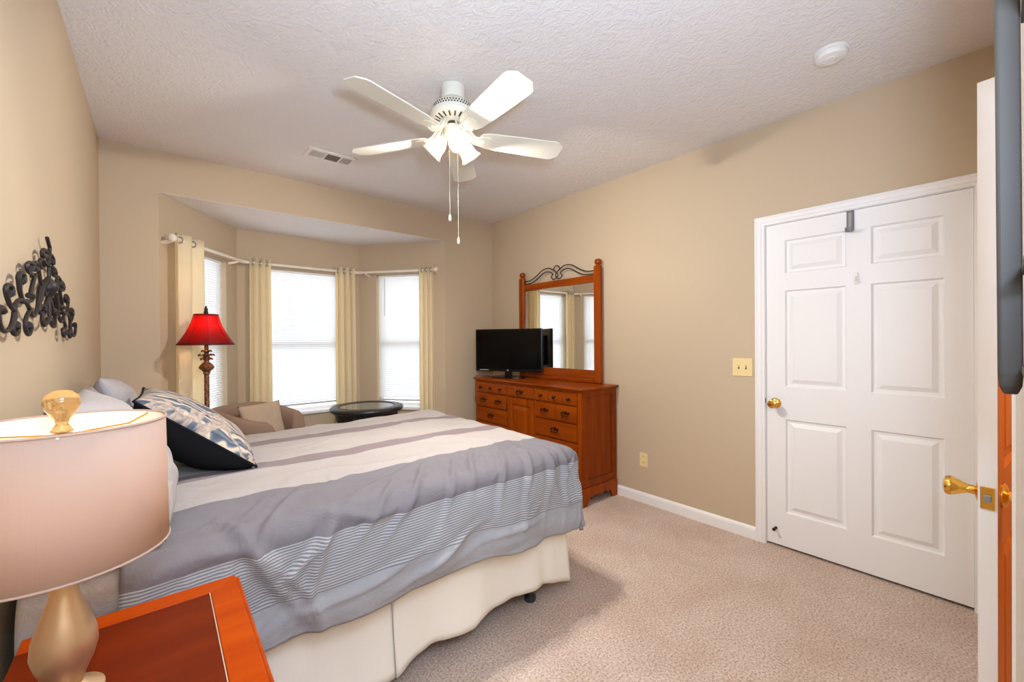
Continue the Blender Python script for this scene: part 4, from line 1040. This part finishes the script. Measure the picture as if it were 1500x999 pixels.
# ------------------------------------------------------------------ iron wall art over the bed
ART = {
'stem': [(-0.025, 1.704), (0.003, 1.686), (0.018, 1.674), (0, 1.638), (0, 1.6), (0, 1.568), (0, 1.54), (0, 1.506), (0, 1.465), (0, 1.42)],
'a': [(-0.005, 1.609), (-0.017, 1.638), (-0.039, 1.656), (-0.082, 1.655), (-0.108, 1.643), (-0.098, 1.631), (-0.068, 1.636)],
'b': [(-0.010, 1.572), (-0.054, 1.548), (-0.098, 1.531), (-0.125, 1.536), (-0.145, 1.557), (-0.164, 1.581), (-0.19, 1.596), (-0.231, 1.588), (-0.236, 1.575), (-0.2, 1.576)],
'b2': [(-0.073, 1.605), (-0.097, 1.592), (-0.133, 1.591), (-0.148, 1.604), (-0.124, 1.616), (-0.084, 1.617), (-0.094, 1.606)],
'c': [(-0.201, 1.559), (-0.238, 1.546), (-0.259, 1.554), (-0.297, 1.556), (-0.311, 1.572), (-0.281, 1.584), (-0.245, 1.584), (-0.255, 1.57), (-0.282, 1.567)],
'd': [(-0.452, 1.436), (-0.442, 1.452), (-0.412, 1.465), (-0.367, 1.47), (-0.32, 1.464), (-0.284, 1.448), (-0.255, 1.432), (-0.216, 1.437), (-0.178, 1.463), (-0.149, 1.496), (-0.126, 1.528)],
'e': [(-0.367, 1.47), (-0.392, 1.488), (-0.403, 1.51), (-0.409, 1.529), (-0.383, 1.542), (-0.346, 1.541), (-0.347, 1.526), (-0.378, 1.518)],
'e2': [(-0.319, 1.471), (-0.268, 1.474), (-0.241, 1.486), (-0.259, 1.494), (-0.287, 1.488)],
'e3': [(-0.275, 1.492), (-0.255, 1.515), (-0.229, 1.54), (-0.217, 1.552)],
'f': [(-0.452, 1.436), (-0.488, 1.446), (-0.511, 1.46), (-0.526, 1.475), (-0.527, 1.488), (-0.503, 1.497), (-0.472, 1.493), (-0.475, 1.479), (-0.502, 1.474)],
'g': [(-0.452, 1.436), (-0.463, 1.414), (-0.492, 1.391), (-0.535, 1.381), (-0.566, 1.385), (-0.588, 1.40), (-0.60, 1.421), (-0.585, 1.435), (-0.56, 1.428)],
'h': [(-0.452, 1.436), (-0.453, 1.414), (-0.469, 1.395), (-0.467, 1.38), (-0.441, 1.374), (-0.416, 1.384), (-0.422, 1.398), (-0.449, 1.402)],
'i': [(-0.285, 1.446), (-0.324, 1.426), (-0.339, 1.406), (-0.331, 1.385), (-0.303, 1.376), (-0.275, 1.387), (-0.28, 1.402), (-0.311, 1.405)],
'j': [(-0.007, 1.532), (-0.062, 1.511), (-0.086, 1.526), (-0.111, 1.53)],
'k': [(-0.010, 1.515), (-0.05, 1.488), (-0.09, 1.461), (-0.131, 1.443), (-0.162, 1.453), (-0.138, 1.47), (-0.093, 1.467), (-0.109, 1.452)],
'l': [(-0.109, 1.448), (-0.121, 1.424), (-0.097, 1.408), (-0.055, 1.415), (-0.02, 1.432)],
}
YA = 2.080; xa_ = XL + .020
mb = MB()
for nm, c in ART.items():
    for sg in ((1,) if nm == 'stem' else (1, -1)):
        p = smooth_path([(xa_, YA + sg * (y + .012), z) for y, z in c], 4)
        L_ = len(p)
        rr = [.0052 + (.0042 * sstep(L_ * .72, L_ * .95, i) if nm not in ('stem', 'j', 'e3') else 0) for i in range(L_)]
        mb.tube(p, rr, 8)
mb.lathe([(.004, -.035), (.022, -.012), (.026, 0), (.022, .012), (.004, .035)], (xa_, YA, 1.54), 12)
tag(mb.build('wall_art', M['iron'], None, smooth=True), 'dark iron scrollwork wall art above the bed', 'wall art')
w_ = bpy.data.objects['wall_art']
mb = MB()
for y in (-.30, 0, .30): mb.tube([(XL, YA + y, 1.47), (xa_, YA + y, 1.465)], .005, 6)
mb.build('wall_standoff', M['iron'], w_)

# ------------------------------------------------------------------ black rack hung on the near wall at the right edge
rk = thing('wall_rack', (.95, YN, 1.5), 'tall dark metal wall rack post at the extreme right edge, before the ajar door', 'rack')
mb = MB()
prof_r = [(-.013, -.013), (-.013, .011), (-.009, .0135), (.009, .0135), (.013, .011), (.013, -.013)]
zb_, ztt = 1.268, 2.12
vs = []; fs = []
def rk_off(z): return .0045 + .0045 * (z - zb_) / .85
for z, sc in ((zb_, .55), (zb_ + .012, .9), (zb_ + .03, 1), (ztt, 1)):
    for x, y in prof_r: vs.append((.950 + x * sc, -.0085 + y * .92 * sc + rk_off(z), z))
k = len(prof_r)
for j in range(3):
    for i in range(k): fs.append((j * k + i, j * k + (i + 1) % k, (j + 1) * k + (i + 1) % k, (j + 1) * k + i))
fs += [tuple(range(k)), tuple(3 * k + i for i in range(k))]
mb.add(vs, fs); mb.build('post', M['rack'], rk, bevel=.002)
mb = MB()
for z in (1.30, 1.44, 1.80, 1.86): mb.box(.80, .95, -.0285, -.0135, z, z + .012)
mb.build('crossbar', M['black'], rk, bevel=.002)
for z0_, z1_ in ((1.815, 1.857), (1.875, 1.93)):
    MB().box(.80, .93, -.030, -.0145, z0_, z1_).build('panel', M['panel'], rk, bevel=.001)
